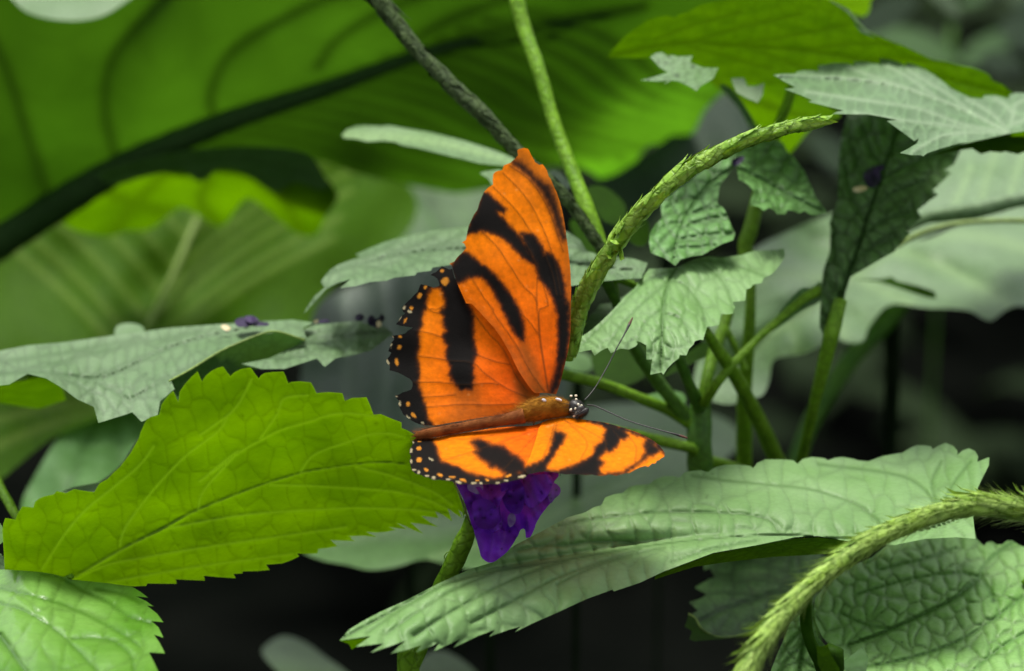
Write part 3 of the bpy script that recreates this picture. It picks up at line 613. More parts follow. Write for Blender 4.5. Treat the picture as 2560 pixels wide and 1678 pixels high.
br_v = [R9((1400, 640), (1390, 590), (1300, 510), (1200, 455), (1100, 420), (950, 378), (700, 350), (400, 322), (180, 290)), R9((1760, 560), (1750, 470), (1700, 390), (1600, 315), (1450, 272), (1200, 240), (1000, 215)),
        R9((755, 672), (735, 640), (690, 585), (550, 545), (300, 530), (0, 528)) + R8((1950, 538), (1750, 560), (1600, 582), (1420, 615)),
        R8((1950, 752), (1900, 728), (1800, 715), (1600, 722), (1480, 742), (1300, 745), (1150, 775)), R9((1850, 560), (1830, 450), (1880, 340), (1990, 200)), R9((1780, 540), (1760, 440), (1740, 330), (1800, 200)),
        R9((0, 760), (-200, 800), (-450, 880), (-700, 1000)), R8((1950, 768), (1700, 850), (1400, 960), (1100, 1120), (850, 1250)), R8((1480, 840), (1200, 930), (950, 1050), (700, 1190), (480, 1330)),
        R8((1000, 920), (750, 1030), (500, 1180), (300, 1320)), R8((640, 1020), (400, 1160), (180, 1310)), R9((600, 710), (300, 770), (50, 850))]
leaf('leaf', ff, br_out, br_z, M['pale'], mid=br_mid, midw=3, veins=br_v, step=4.5, relief=1.15, vw=4.2, puff=24, ladder=.8, lsp=50, asp=1.9, lw=4, smooth=False, seed=21, lam=.003, c=45, fine=.04, rim=.0,
     wave=.5, wl=140, label='long pale green leaf with quilted veins and toothed edge')
leaf('leaf_underside', ff, R9((-60, 940), (0, 915), (320, 798), (600, 748), (850, 698), (1000, 690), (1180, 712), (1120, 780), (1000, 802), (700, 818), (400, 852), (200, 882), (0, 944), (-60, 965)),
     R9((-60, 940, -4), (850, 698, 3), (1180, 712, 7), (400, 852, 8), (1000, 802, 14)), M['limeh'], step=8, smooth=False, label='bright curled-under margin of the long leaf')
leaf('leaf_underside', ff, R8((-4, 1362), (110, 1352), (190, 1340), (110, 1400), (76, 1420), (60, 1385)), R8((0, 1362, -32), (190, 1340, -30), (80, 1415, -28)), M['under'], step=6, smooth=False, label='small green underside at the leaf tip')
# flower stalk
P = [(x, y, z, r) for (x, y), z, r in zip(R8((850, 560), (835, 640), (800, 730), (765, 810), (720, 900), (660, 1010), (590, 1180), (520, 1400), (460, 1560), (420, 1690)), (0, 1, 2, 3, 4, 6, 8, 8, 8, 8), (13, 20, 24, 25, 23, 21, 21, 21, 20, 20))]
spike('flower_stalk', ff, P + to_ground(1011, 1728, 8, 20), M['stem'], n=26, blen=7, bw=3.2, hairs=0, seed=8, out=.12, flip=True, knob=.02, label='thick green stalk under the blossom')
tube('tendril', ff, [(x, y, 2, 1.3) for x, y in R8((725, 800), (715, 785), (695, 788), (680, 808), (678, 828), (684, 832))], M['stem'], ring=6)
tube('calyx_edge', ff, [(x, y, z, 2.4) for (x, y), z in zip(R8((742, 335), (775, 410), (805, 490), (830, 560), (850, 610)), (-9, -9, -8, -6, -4))], M['ribp'], ring=8)

# the purple flower
fl2 = thing('flower', 'crumpled deep purple blossom hanging under the butterfly', 'flower', tuple(place([1270], [1200], [-4])[0]))
def petal(out, z, label=None, mat=None, seed=1, wave=1.0, relief=.5, veins=()):
    return leaf('petal', fl2, R8(*out), R8(*z), mat or M['petal'], veins=[R8(*v) for v in veins], step=5, relief=relief, vw=5, puff=14, wave=wave, wl=70, seed=seed, label=label, fine=.3)
petal([(880, 560), (960, 540), (1060, 580), (1140, 610), (1150, 680), (1120, 740), (1090, 780), (1050, 815), (1000, 850), (960, 852), (920, 820), (905, 770), (885, 700), (870, 640)],
      [(880, 560, -6), (1150, 620, -8), (980, 850, -13), (880, 700, -7), (1030, 700, -11)], 'lowest hanging petal', seed=31, relief=1.2, veins=[[(1000, 600), (990, 720), (970, 840)], [(1080, 600), (1060, 700), (1040, 800)]])
petal([(750, 310), (860, 290), (960, 330), (1000, 400), (1030, 500), (1040, 600), (1000, 660), (900, 680), (860, 620), (835, 540), (800, 440)],
      [(750, 310, -10), (1000, 400, -14), (860, 640, -6), (1020, 620, -9), (900, 480, -14)], 'left petal', M['petald'], seed=32, relief=1.4, veins=[[(830, 340), (900, 480), (930, 650)], [(930, 340), (980, 480), (990, 640)]])
petal([(940, 260), (1060, 250), (1110, 300), (1090, 380), (1050, 440), (1030, 500), (990, 520), (950, 480), (920, 420), (890, 380), (870, 330)],
      [(940, 260, -16), (1100, 300, -17), (990, 520, -20), (890, 370, -17)], 'bright upper petal', M['petalb'], seed=33, wave=1.2, relief=1.4, veins=[[(980, 290), (970, 400), (985, 500)]])
petal([(1080, 270), (1250, 260), (1330, 262), (1405, 262), (1422, 290), (1390, 330), (1400, 350), (1432, 372), (1425, 410), (1385, 450), (1350, 490), (1310, 540), (1275, 600), (1262, 640), (1235, 690), (1210, 695), (1202, 640), (1175, 640), (1150, 690), (1110, 700), (1060, 620), (1040, 480), (1060, 360)],
      [(1080, 270, -12), (1405, 262, -15), (1430, 380, -14), (1220, 690, -8), (1060, 600, -8), (1240, 450, -15)], 'right petal', seed=34, wave=2.2, relief=1.8, veins=[[(1180, 290), (1200, 450), (1220, 640)], [(1300, 290), (1290, 420), (1250, 560)], [(1110, 300), (1120, 480), (1130, 650)]])
petal([(1200, 300), (1320, 280), (1380, 300), (1370, 380), (1320, 450), (1250, 500), (1205, 470), (1195, 380)], [(1200, 300, -18), (1370, 300, -20), (1250, 500, -19)], 'small overlapping petal', M['petalb'], seed=35, wave=1.5)
petal([(985, 620), (1030, 600), (1055, 570), (1060, 600), (1040, 640), (1015, 650)], [(985, 620, -15), (1060, 590, -16), (1015, 650, -15)], 'tiny curled petal lobe', M['petalb'], seed=36, wave=.2)
petal([(770, 300), (1080, 280), (1330, 290), (1370, 420), (1260, 560), (1150, 650), (1060, 740), (960, 780), (890, 650), (830, 500)], [(770, 300, -2), (1330, 290, -4), (960, 780, -3), (1200, 560, -3)], 'inner petals at the back of the blossom', M['petald'], seed=40, wave=1.2, relief=1)
petal([(860, 470), (930, 440), (1000, 470), (1030, 540), (1010, 620), (940, 640), (880, 600)], [(860, 470, -19), (1030, 540, -19), (940, 640, -16)], 'folded dark petal in the middle', M['petald'], seed=37, wave=1.4, relief=1.2, veins=[[(900, 460), (930, 540), (940, 630)]])
petal([(1050, 330), (1110, 310), (1180, 330), (1200, 420), (1180, 520), (1130, 540), (1080, 500), (1050, 420)], [(1050, 330, -19), (1200, 420, -19), (1120, 540, -17)], 'narrow folded petal', M['petald'], seed=38, wave=1.6, relief=1.2, veins=[[(1110, 320), (1120, 420), (1130, 530)]])
petal([(1360, 350), (1400, 340), (1432, 372), (1428, 410), (1395, 440), (1370, 470), (1355, 430)], [(1360, 350, -18), (1430, 380, -15), (1370, 470, -18)], 'curled outer petal edge', M['petalb'], seed=39, wave=.6)
leaf('throat', fl2, R8((1092, 555), (1112, 532), (1136, 545), (1142, 580), (1122, 618), (1104, 626), (1090, 595)), R8((1085, 550, -16), (1148, 580, -16.5), (1100, 640, -15)), M['throat'], step=5, label='pale throat of the lower floret')
leaf('throat', fl2, R8((830, 345), (880, 330), (925, 345), (930, 380), (900, 410), (870, 400), (835, 385)), R8((830, 345, -17), (925, 345, -18), (870, 405, -17)), M['throat'], step=5, label='pale throat of the upper floret')

# ---- bottom right plant: quilted leaf, hairy spike, dark curled leaf
br2 = thing('flowering_shrub', 'shrub with crinkled quilted leaf and blurred hairy arching spike, bottom right corner', 'plant', root_at(2300, 1900, -10))
cr_out = R9((2080, 746), (2100, 722), (2130, 716), (2165, 738), (2200, 736), (2230, 712), (2262, 710), (2300, 735), (2340, 752), (2460, 770), (2460, 1800), (1270, 1800), (1300, 1640), (1330, 1470), (1290, 1400), (1240, 1440), (1165, 1492), (1100, 1420), (1030, 1340),
            (985, 1240), (975, 1160), (985, 1080), (1050, 1000), (1200, 880), (1350, 820), (1500, 700), (1800, 600), (2000, 580), (2030, 700))
cr_v = [R9((2050, 950), (1950, 925), (1800, 930), (1600, 960), (1450, 1000), (1250, 1060)), R9((2340, 1070), (2200, 1180), (1980, 1330), (1750, 1430), (1500, 1500), (1300, 1530)), R9((2300, 700), (2100, 850), (2050, 950)),
        R9((1900, 760), (1700, 830), (1400, 900)), R9((2460, 1250), (2200, 1400), (2000, 1560), (1800, 1700)), R9((2060, 950), (2120, 1040), (2140, 1100)), R9((1500, 1290), (1300, 1250), (1150, 1180))]
leaf('leaf', br2, cr_out, R9((2080, 746, 38), (2460, 770, 34), (1500, 700, 40), (985, 1100, 22), (1165, 1490, 8), (2460, 1200, 12), (2000, 950, 24), (1500, 1250, 14), (2460, 1800, -20), (1300, 1800, -12), (1800, 1450, 4)), M['quilt'],
     mid=R9((2060, 945), (1900, 1080), (1750, 1160), (1600, 1230), (1400, 1320), (1200, 1390)), midw=7, veins=cr_v, step=5, relief=1.5, vw=5.5, puff=22, ladder=.9, lsp=36, lw=5, smooth=False, seed=41, fine=.16, label='broad crinkled pale green leaf')
leaf('leaf', br2, R9((900, 1180), (820, 1240), (780, 1350), (740, 1440), (700, 1540), (660, 1700), (1100, 1800), (1180, 1560), (1100, 1450), (1000, 1340), (960, 1200)), R9((900, 1180, 20), (660, 1700, 0), (1100, 1800, -4), (1100, 1450, 10)), M['quilt'],
     mid=R9((940, 1200), (900, 1400), (860, 1700)), veins=[R9((930, 1280), (830, 1350), (760, 1450)), R9((910, 1380), (800, 1480), (730, 1600)), R9((920, 1300), (1020, 1400), (1100, 1520)), R9((890, 1480), (1000, 1560), (1080, 1680))],
     step=5, relief=2.0, vw=6, puff=20, ladder=1.0, lsp=34, seed=43, smooth=False, fine=.2, label='pale crinkled leaf in the corner, left of the bent stem')
leaf('leaf', br2, R9((1165, 1490), (1240, 1435), (1290, 1395), (1340, 1480), (1300, 1640), (1150, 1660), (1120, 1540)), R9((1165, 1490, 45), (1340, 1480, 45), (1200, 1650, 30)), M['mid'], step=8, smooth=False, label='greyish leaf showing through the gap')
dk_out = R9((250, 850), (262, 905), (300, 890), (330, 948), (280, 968), (198, 1018), (275, 1060), (240, 1088), (163, 1112), (222, 1168), (180, 1188), (155, 1205), (150, 1260), (250, 1330), (400, 1350), (560, 1320), (800, 1250), (1050, 1050), (1150, 850), (1000, 790), (500, 810))
leaf('leaf', br2, dk_out, R9((250, 850, 70), (163, 1112, 48), (160, 1250, 40), (560, 1320, 46), (1050, 1000, 62), (1000, 800, 72), (600, 1050, 58)), M['dark'], mid=R9((1050, 950), (700, 1060), (400, 1160), (200, 1250)),
     veins=[R9((820, 1010), (600, 960), (350, 930)), R9((620, 1090), (450, 1050), (240, 1060)), R9((700, 1060), (650, 1180), (500, 1290)), R9((450, 1150), (400, 1240), (330, 1320)), R9((900, 980), (700, 880), (500, 840))],
     step=7, relief=1.2, vw=6, puff=30, ladder=.4, lsp=46, smooth=False, seed=44, label='dark shaded leaf with a toothed left edge')
leaf('leaf_underside', br2, R9((158, 1186), (195, 1196), (235, 1270), (290, 1315), (350, 1338), (430, 1340), (580, 1305), (560, 1330), (400, 1350), (200, 1366), (166, 1352), (182, 1300), (134, 1270), (150, 1230)),
     R9((158, 1186, 40), (580, 1305, 44), (200, 1366, 30), (134, 1270, 32)), M['under'], step=7, smooth=False, label='green curled margin of the dark leaf')
tube('leaf_rim', br2, [(x, y, z, 2.2) for (x, y), z in zip(R9((160, 1188), (205, 1215), (240, 1278), (300, 1320), (380, 1342), (480, 1330), (585, 1303)), (37, 36, 35, 36, 37, 40, 42))], M['ribp'], ring=8)
P = [(x, y, z, r) for (x, y), z, r in zip(R9((500, 1690), (580, 1480), (680, 1310), (800, 1160), (950, 1010), (1100, 880), (1350, 715), (1600, 600), (1850, 515), (2050, 482), (2200, 490), (2420, 530), (2700, 640)),
     (-50, -48, -46, -43, -40, -37, -33, -30, -28, -26, -25, -24, -22), (16, 18, 18, 16, 15, 16, 17, 16, 16, 17, 18, 19, 19))]
spike('flower_spike', br2, P, M['spikef'], n=300, blen=4.6, bw=1.4, hairs=1100, hlen=5.0, seed=51, out=.4, flip=True, label='blurred yellow-green hairy spike arching across the leaves')
P = [(x, y, z, r) for (x, y), z, r in zip(R9((945, 1050), (925, 1150), (925, 1260), (955, 1380), (1010, 1480), (1060, 1580), (1120, 1720)), (-20, -18, -16, -15, -14, -13, -12), (10, 14, 15, 15, 18, 24, 20))]
tube('stem', br2, P + to_ground(2100, 1760, -12, 20), M['under'], label='bent bright green stem below the spike')
leaf('bract', br2, R9((990, 1400), (1030, 1400), (1062, 1385), (1085, 1450), (1140, 1540), (1150, 1600), (1060, 1620), (1000, 1520)), R9((990, 1400, -17), (1062, 1385, -17), (1100, 1600, -16)), M['under'], step=7, smooth=False)
tube('stem', br2, [(2560, 1460, 22, 10), (2640, 1480, 22, 14)] + to_ground(2680, 1500, 20, 16), M['stem'])

# ---- the centre-right shrub: stems, leaves, spikes
cs = thing('flowering_shrub', 'tall shrub with forked green stems and a knobbly light green spike, right of the butterfly', 'plant', root_at(1760, 1700, 60))
def stem(pts, z, r, mat='stem', label=None, ring=12):
    n = len(pts); zz = z if isinstance(z, (list, tuple)) else [z] * n; rr = r if isinstance(r, (list, tuple)) else [r] * n
    return tube('stem', cs, [(x, y, a, b) for (x, y), a, b in zip(pts, zz, rr)], M[mat], label=label, ring=ring)
# main trunk and forks
tube('stem', cs, [(x, y, z, r) for (x, y), z, r in zip(R6((240, 1160), (235, 1300), (232, 1480), (270, 1750), (480, 2050), (900, 2500)), (60, 60, 60, 64, 72, 82), (24, 30, 32, 34, 32, 30))] + to_ground(2230, 1900, 90, 28), M['stemd'], label='thick dark main stem')
stem(R6((270, 720), (340, 830), (430, 960), (540, 1150), (650, 1370), (760, 1620), (900, 1900)), [40, 45, 52, 62, 72, 85, 95], [12, 15, 17, 18, 20, 21, 22], 'stem', 'straight green stem crossing the others')
stem(R6((1020, 455), (930, 500), (850, 560), (640, 745), (440, 945), (340, 1070), (260, 1190)), [62, 60, 58, 54, 50, 50, 55], [14, 13, 11, 10, 11, 12, 14], 'stem', 'slender light stalk leaning right')
stem(R6((420, 600), (380, 720), (320, 880), (280, 1040), (250, 1190)), [70, 68, 64, 60, 60], [14, 15, 16, 16, 18], 'stem', 'short stem behind the pale leaf')
stem(R6((85, 880), (120, 960), (170, 1080), (235, 1220)), [45, 48, 52, 58], [13, 14, 14, 18], 'stemd', 'dark stem under the pale leaf tip')
stem(R5((1900, 800), (1960, 900), (2050, 1030), (2150, 1160), (2260, 1290)), [52, 54, 56, 58, 60], [16, 17, 17, 17, 18], 'stemd')
stem(R5((1200, 940), (1450, 1005), (1700, 1065), (1950, 1160), (2150, 1240), (2300, 1330)), [55, 55, 56, 58, 60, 60], [13, 14, 14, 14, 16, 20], 'stem', 'green stem reaching left behind the head')
stem(R5((1700, 1350), (1900, 1390), (2100, 1440), (2300, 1490)) + R9((200, 165), (420, 225), (600, 290)), [60, 58, 58, 58, 62, 72, 85], [12, 13, 14, 14, 14, 14, 14], 'stem', 'green stem rising toward the wing tip')
stem(R5((1690, 330), (1740, 420), (1790, 520), (1830, 640)), [40, 42, 45, 50], [15, 14, 13, 12], 'stemd')
stem(R5((1780, 380), (1850, 400), (1930, 440), (2000, 520)), [45, 46, 48, 52], [9, 9, 9, 9], 'stem')
stem(R3((835, 560), (800, 680), (750, 800), (715, 920), (660, 1100), (610, 1300), (560, 1500)) + R6((530, 180), (560, 420), (560, 620), (545, 850), (525, 1100), (520, 1600), (520, 1900)), [85, 84, 82, 80, 78, 76, 74, 74, 74, 74, 76, 80, 90, 95],
     [13, 13, 13, 13, 15, 18, 19, 20, 14, 14, 17, 19, 21, 22], 'stem', 'long upright stem running the height of the shrub')
stem(R6((400, 700), (450, 800), (500, 900), (530, 980)), 68, 9, 'stem')
stem(R6((1150, 520), (1110, 660), (1080, 780), (1010, 1060), (930, 1400), (870, 1650), (800, 1900)), [58, 57, 57, 62, 72, 85, 95], [16, 20, 20, 16, 13, 14, 15], 'stem', 'petiole of the dark upright leaf')
stem(R6((1560, 500), (1440, 660), (1250, 860), (1080, 1100), (940, 1350), (850, 1600)), [190, 190, 190, 190, 190, 190], [26, 26, 25, 24, 22, 22], 'stemd', 'blurred stem far back in the shade')
# light stem upper centre and dark spike
stem(R2((1130, -120), (1150, 0), (1200, 200), (1290, 450), (1390, 790), (1500, 1090), (1600, 1340), (1690, 1580)) + R5((1750, 330), (1800, 560)), [70, 68, 66, 62, 58, 54, 50, 48, 46, 46], [20, 20, 19, 18, 17, 18, 19, 18, 14, 12], 'stem', 'smooth light green stem behind the wing tip')
P = [(x, y, z, r) for (x, y), z, r in zip(R2((100, -130), (240, 0), (400, 205), (600, 430), (780, 610), (900, 720), (1050, 880), (1180, 1010), (1400, 1220), (1520, 1360), (1620, 1500), (1700, 1620)),
     (50, 50, 49, 47, 45, 44, 43, 42, 42, 42, 42, 42), (15, 15, 14, 14, 14, 14, 13, 11, 10, 9, 8, 8))]
spike('flower_spike', cs, P, M['spikeo'], n=120, blen=4, bw=1.8, hairs=30, hlen=1.5, seed=61, out=.12, label='old dark brown-green spike slanting behind the wing tip')
P = [(x, y, z, r) for (x, y), z, r in zip(R5((1480, 900), (1510, 760), (1545, 620), (1600, 480), (1680, 330), (1780, 170)) + Q3((120, 1390), (200, 1270), (300, 1130), (420, 1010), (550, 870), (700, 740), (850, 640), (1050, 520), (1250, 420), (1450, 345), (1680, 275), (1890, 228), (2010, 208)),
     (14, 12, 10, 8, 6, 4, 3, 2, 1, 0, 0, 0, 0, 0, 0, 1, 2, 3, 4), (14, 15, 15, 15, 14, 14, 14, 13.5, 13.5, 13, 13, 12.5, 12, 11, 10, 9, 8, 6, 3))]
spike('flower_spike', cs, P, M['spike'], n=150, blen=4.2, bw=2.0, hairs=70, hlen=3.0, seed=62, out=.2, label='light green knobbly flower spike curving up to the right')

# centre-right pale leaf
cl_out = Q5((1110, 245), (1060, 262), (940, 262), (830, 268), (760, 350), (700, 440), (600, 530), (500, 640), (400, 740), (300, 830), (160, 925), (110, 990), (80, 1042), (200, 1038), (290, 1020), (320, 1076), (380, 1030), (442, 1000), (472, 1052), (560, 1008), (642, 1018), (700, 990), (720, 968), (708, 938), (745, 948),
            (800, 978), (803, 1112), (855, 1108), (838, 1252), (940, 1230), (960, 1252), (1000, 1190), (1050, 1140), (1102, 1100), (1110, 1068), (1172, 1074), (1200, 1010), (1240, 972), (1250, 942), (1300, 925), (1330, 930), (1350, 860), (1366, 806), (1420, 800), (1480, 790), (1492, 690), (1560, 690), (1602, 686), (1626, 622),
            (1600, 577), (1660, 572), (1722, 564), (1730, 460), (1762, 450), (1800, 412), (1872, 400), (1890, 352), (1962, 318), (2000, 282), (2062, 200), (2090, 150), (2080, 80), (1990, 92), (1800, 102), (1680, 140), (1500, 162), (1380, 150), (1250, 182), (1170, 215))
leaf('leaf', cs, cl_out, Q5((1100, 250, 34), (830, 268, 38), (80, 1042, 16), (700, 950, 8), (940, 1230, 4), (1350, 860, 12), (1626, 620, 22), (1890, 350, 36), (2080, 80, 52), (1500, 160, 42), (1000, 640, 18), (1300, 500, 28)), M['pale'],
     mid=Q5((1100, 250), (1020, 360), (980, 500), (955, 640), (948, 900), (930, 1210)), midw=6,
     veins=[Q5((1020, 380), (1150, 415), (1250, 530), (1330, 680), (1350, 830)), Q5((1110, 250), (1250, 205), (1400, 280), (1520, 400), (1590, 560), (1610, 660)), Q5((1300, 190), (1500, 210), (1700, 260), (1900, 340)), Q5((960, 690), (1080, 710), (1170, 800), (1200, 960)),
            Q5((945, 650), (830, 720), (760, 820), (720, 940)), Q5((1000, 400), (800, 560), (560, 800), (450, 980)), Q5((1030, 300), (800, 380), (500, 680), (200, 980)), Q5((950, 900), (870, 960), (850, 1080)), Q5((950, 950), (1020, 1000), (1060, 1100))],
     step=4.5, relief=1.1, vw=4, puff=22, ladder=.8, lsp=24, asp=2.2, lw=3.5, smooth=False, seed=71, c=50, fine=.08, label='pale green drooping leaf with pointed teeth by the antenna')
leaf('leaf', cs, Q5((130, 960), (150, 900), (280, 700), (345, 640), (370, 600), (480, 585), (600, 520), (700, 440), (800, 400), (700, 560), (500, 760), (300, 900)), Q5((130, 960, 45), (370, 600, 50), (800, 400, 52), (500, 760, 45)), M['dark'], step=8, smooth=False, label='dark leaf edge behind the pale drooping leaf')
leaf('leaf', cs, Q5((300, 1050), (500, 980), (760, 960), (850, 1080), (800, 1260), (620, 1350), (430, 1340), (320, 1220)), Q5((300, 1050, 90), (760, 960, 90), (600, 1350, 80)), M['under'], step=11, label='dark green rounded leaf behind the antenna')
leaf('leaf', cs, Q5((1100, 1120), (1250, 1000), (1400, 930), (1480, 960), (1400, 1060), (1200, 1160), (1000, 1260), (950, 1270)), Q5((1100, 1120, 70), (1450, 930, 74), (950, 1270, 66)), M['under'], step=10, label='small green leaf under the pale leaf')
leaf('leaf', cs, Q5((700, 1480), (850, 1430), (1040, 1400), (1160, 1440), (1150, 1560), (1000, 1600), (800, 1540)), Q5((700, 1480, 75), (1160, 1440, 75), (1000, 1600, 66)), M['mid'], step=10, label='blurred leaf scrap by the main stem')

# two small quilted leaves above
u1 = Q3((1300, 560), (1230, 640), (1160, 730), (1110, 800), (1098, 880), (1090, 960), (1150, 1010), (1180, 1060), (1200, 1120), (1230, 1190), (1256, 1240), (1235, 1302), (1150, 1330), (1085, 1362), (1000, 1410), (950, 1440), (860, 1450), (750, 1480), (700, 1540), (600, 1470), (470, 1420), (455, 1330), (462, 1240), (520, 1150), (575, 1100), (560, 950), (700, 850), (960, 650), (1200, 480))
leaf('leaf', cs, u1, Q3((1300, 560, 58), (1090, 960, 48), (1256, 1240, 40), (750, 1480, 32), (460, 1300, 36), (600, 950, 50), (1000, 700, 58), (850, 1150, 44)), M['mid'],
     mid=Q3((1290, 600), (1000, 800), (820, 1050), (720, 1280), (680, 1500)), midw=3.5, veins=[Q3((820, 1060), (1000, 1020), (1120, 990)), Q3((760, 1200), (950, 1120), (1180, 1080)), Q3((720, 1300), (950, 1260), (1230, 1240)), Q3((900, 920), (760, 930), (620, 1000)), Q3((780, 1150), (650, 1150), (520, 1230)), Q3((700, 1380), (900, 1370), (1080, 1350)), Q3((1000, 800), (1080, 800), (1120, 780))],
     step=5, relief=1.3, vw=6, puff=16, ladder=1.1, lsp=30, lw=5, smooth=False, seed=73, fine=.25, label='crinkled green leaf behind the light spike')
u2 = Q3((1260, 600), (1275, 650), (1290, 740), (1370, 780), (1432, 850), (1400, 930), (1395, 980), (1470, 990), (1520, 1032), (1570, 1000), (1625, 1030), (1640, 1060), (1722, 1062), (1740, 1020), (1800, 1030), (1850, 1055), (1900, 1030), (1960, 1070), (2010, 1070), (2112, 1052), (2050, 960), (2000, 900), (1960, 800), (1910, 700), (1895, 660), (1790, 520), (1740, 480), (1700, 400), (1600, 360), (1350, 420), (1200, 500))
leaf('leaf', cs, u2, Q3((1260, 600, 60), (1432, 850, 50), (2112, 1052, 52), (1740, 480, 72), (1600, 360, 76), (1350, 420, 70), (1600, 1020, 46), (1700, 750, 62)), M['mid'],
     mid=Q3((1290, 640), (1500, 740), (1750, 880), (2080, 1040)), midw=3.5, veins=[Q3((1400, 690), (1500, 560), (1600, 430)), Q3((1560, 770), (1680, 650), (1760, 520)), Q3((1720, 860), (1820, 760), (1880, 690)), Q3((1450, 720), (1480, 850), (1500, 960)), Q3((1600, 800), (1650, 900), (1680, 1020)), Q3((1780, 900), (1830, 960), (1850, 1040))],
     step=5, relief=1.5, vw=6, puff=16, ladder=1.1, lsp=30, lw=5, smooth=False, seed=74, fine=.25, label='crinkled pointed green leaf with a dark petal on it')
# pale strip left behind the wing and its continuation to the right of the wing
ml_out = R4((1975, 610), (2000, 560), (2040, 500), (2110, 440), (2085, 400), (2140, 330), (2200, 290), (2340, 240)) + R5((100, 225), (200, 180), (300, 140), (400, 112), (600, 70), (750, 52), (900, 40), (1200, 30), (1420, 50), (1490, 85), (1560, 130), (1600, 200), (1700, 232), (1900, 250), (2000, 280), (1960, 380), (1850, 385), (1700, 400), (1500, 430), (1200, 340), (900, 300), (720, 292), (600, 310), (590, 330), (500, 342), (490, 360), (350, 375), (300, 395), (200, 402), (100, 430), (0, 442)) + R4((2280, 385), (2190, 412), (2120, 450), (2060, 520))
leaf('leaf', cs, ml_out, R4((1975, 610, 50), (2340, 240, 62)) + R5((600, 70, 66), (600, 310, 30), (1200, 180, 50), (1500, 430, 26), (1600, 150, 55), (2000, 300, 40), (0, 440, 34)), M['grey'],
     mid=R5((-100, 350), (200, 270), (500, 210), (900, 190), (1300, 220), (1500, 280), (1900, 330)), midw=5, veins=[R5((0, 320), (150, 240), (350, 160)), R5((250, 260), (400, 190), (600, 110)), R5((500, 215), (650, 160), (800, 90)), R5((100, 300), (250, 320), (400, 360)), R5((400, 230), (550, 270), (700, 290)), R5((1500, 270), (1550, 220), (1600, 190)), R5((1560, 300), (1700, 280), (1850, 260)), R5((1600, 300), (1750, 340), (1850, 380))],
     step=5, relief=1.8, vw=5.5, puff=16, ladder=1.0, lsp=26, lw=4, smooth=False, seed=75, label='pale grey-green leaf passing behind the wing')
leaf('leaf', cs, R2((10, 882), (40, 845), (100, 822), (160, 815), (260, 822), (320, 815), (400, 830), (600, 862), (800, 912), (1000, 975), (1150, 1035), (1250, 1100), (1150, 1110), (1080, 1082), (900, 1062), (800, 1035), (700, 1012), (500, 962), (400, 945), (360, 925), (280, 915), (180, 922), (100, 902), (30, 898)),
     R2((10, 882, 95), (600, 862, 82), (1250, 1100, 60), (700, 1012, 68), (180, 922, 84)), M['ear'], mid=R2((30, 885), (400, 890), (800, 960), (1200, 1080)), step=7, relief=.8, smooth=False, label='narrow pale leaf left of the wing tip')
leaf('leaf', cs, R2((910, 1125), (990, 1108), (1060, 1110), (1100, 1200), (1000, 1210), (960, 1160)), R2((910, 1125, 60), (1060, 1110, 60), (1000, 1210, 55)), M['ear'], step=7, label='pale leaf corner at the left wing edge')
leaf('leaf', cs, R2((1360, 1120), (1400, 1105), (1480, 1170), (1500, 1210), (1460, 1240), (1400, 1200)), R2((1360, 1120, 72), (1500, 1210, 72), (1400, 1200, 70)), M['fog'], step=8, label='pale leaf scrap between spike and stem')
leaf('leaf', cs, R2((1600, 1230), (1700, 1210), (1800, 1270), (1860, 1350), (1830, 1460), (1720, 1440), (1640, 1340)), R2((1600, 1230, 95), (1860, 1350, 95), (1720, 1440, 90)), M['under'], step=10, label='dark leaf beside the light stem')
leaf('leaf', cs, Q3((300, 1080), (420, 1100), (460, 1200), (440, 1330), (350, 1360), (250, 1280), (240, 1180)), Q3((300, 1080, 75), (460, 1200, 75), (350, 1360, 70)), M['under'], step=9, label='small bright leaf scrap left of the crinkled leaf')
leaf('leaf', cs, R5((1500, 0), (1620, 20), (1700, 120), (1700, 220), (1600, 210), (1520, 100)), R5((1500, 0, 110), (1700, 120, 110), (1600, 210, 100)), M['under'], step=10)

# dark upright leaf at right
rd_out = R3((1195, 740), (1170, 830), (1150, 900), (1135, 1050), (1130, 1300), (1100, 1380), (1075, 1450)) + R6((1082, 60), (1078, 200), (1035, 330), (1022, 480), (1012, 620), (1012, 700), (1060, 800), (1110, 790), (1150, 640), (1180, 470), (1212, 372), (1300, 320), (1400, 260), (1500, 205), (1520, 170), (1600, 90)) + \
         R3((1560, 1500), (1640, 1440), (1675, 1412), (1648, 1368), (1720, 1310), (1782, 1266), (1748, 1238), (1810, 1180), (1868, 1122), (1820, 1108), (1885, 1070), (1935, 960), (1960, 880), (1700, 760), (1400, 700))
leaf('leaf', cs, rd_out, R3((1195, 740, 92), (1130, 1300, 74), (1675, 1412, 62), (1868, 1122, 74), (1950, 900, 84)) + R6((1012, 700, 58), (1300, 320, 56), (1110, 790, 56)), M['midd'],
     mid=R6((1085, 790), (1130, 560), (1190, 400)) + R3((1290, 1540), (1330, 1400), (1400, 1200), (1480, 950), (1560, 780)), midw=4.5,
     veins=[R3((1310, 1440), (1240, 1330), (1190, 1180), (1180, 1080)), R3((1380, 1240), (1280, 1120), (1230, 960)), R3((1350, 1370), (1500, 1250), (1700, 1180)), R3((1290, 1540), (1420, 1440), (1600, 1380)), R3((1400, 1180), (1550, 1090), (1780, 1000)), R3((1460, 1000), (1600, 950), (1750, 880)), R3((1440, 1080), (1350, 1000), (1300, 860)), R6((1210, 330), (1300, 220), (1500, 120)), R6((1180, 400), (1120, 260), (1110, 100)), R6((1150, 500), (1080, 400), (1050, 300))],
     step=5, relief=2.4, vw=6, puff=24, ladder=.6, lsp=36, smooth=False, seed=77, fine=.1, label='dark green upright toothed leaf carrying a wilted petal')
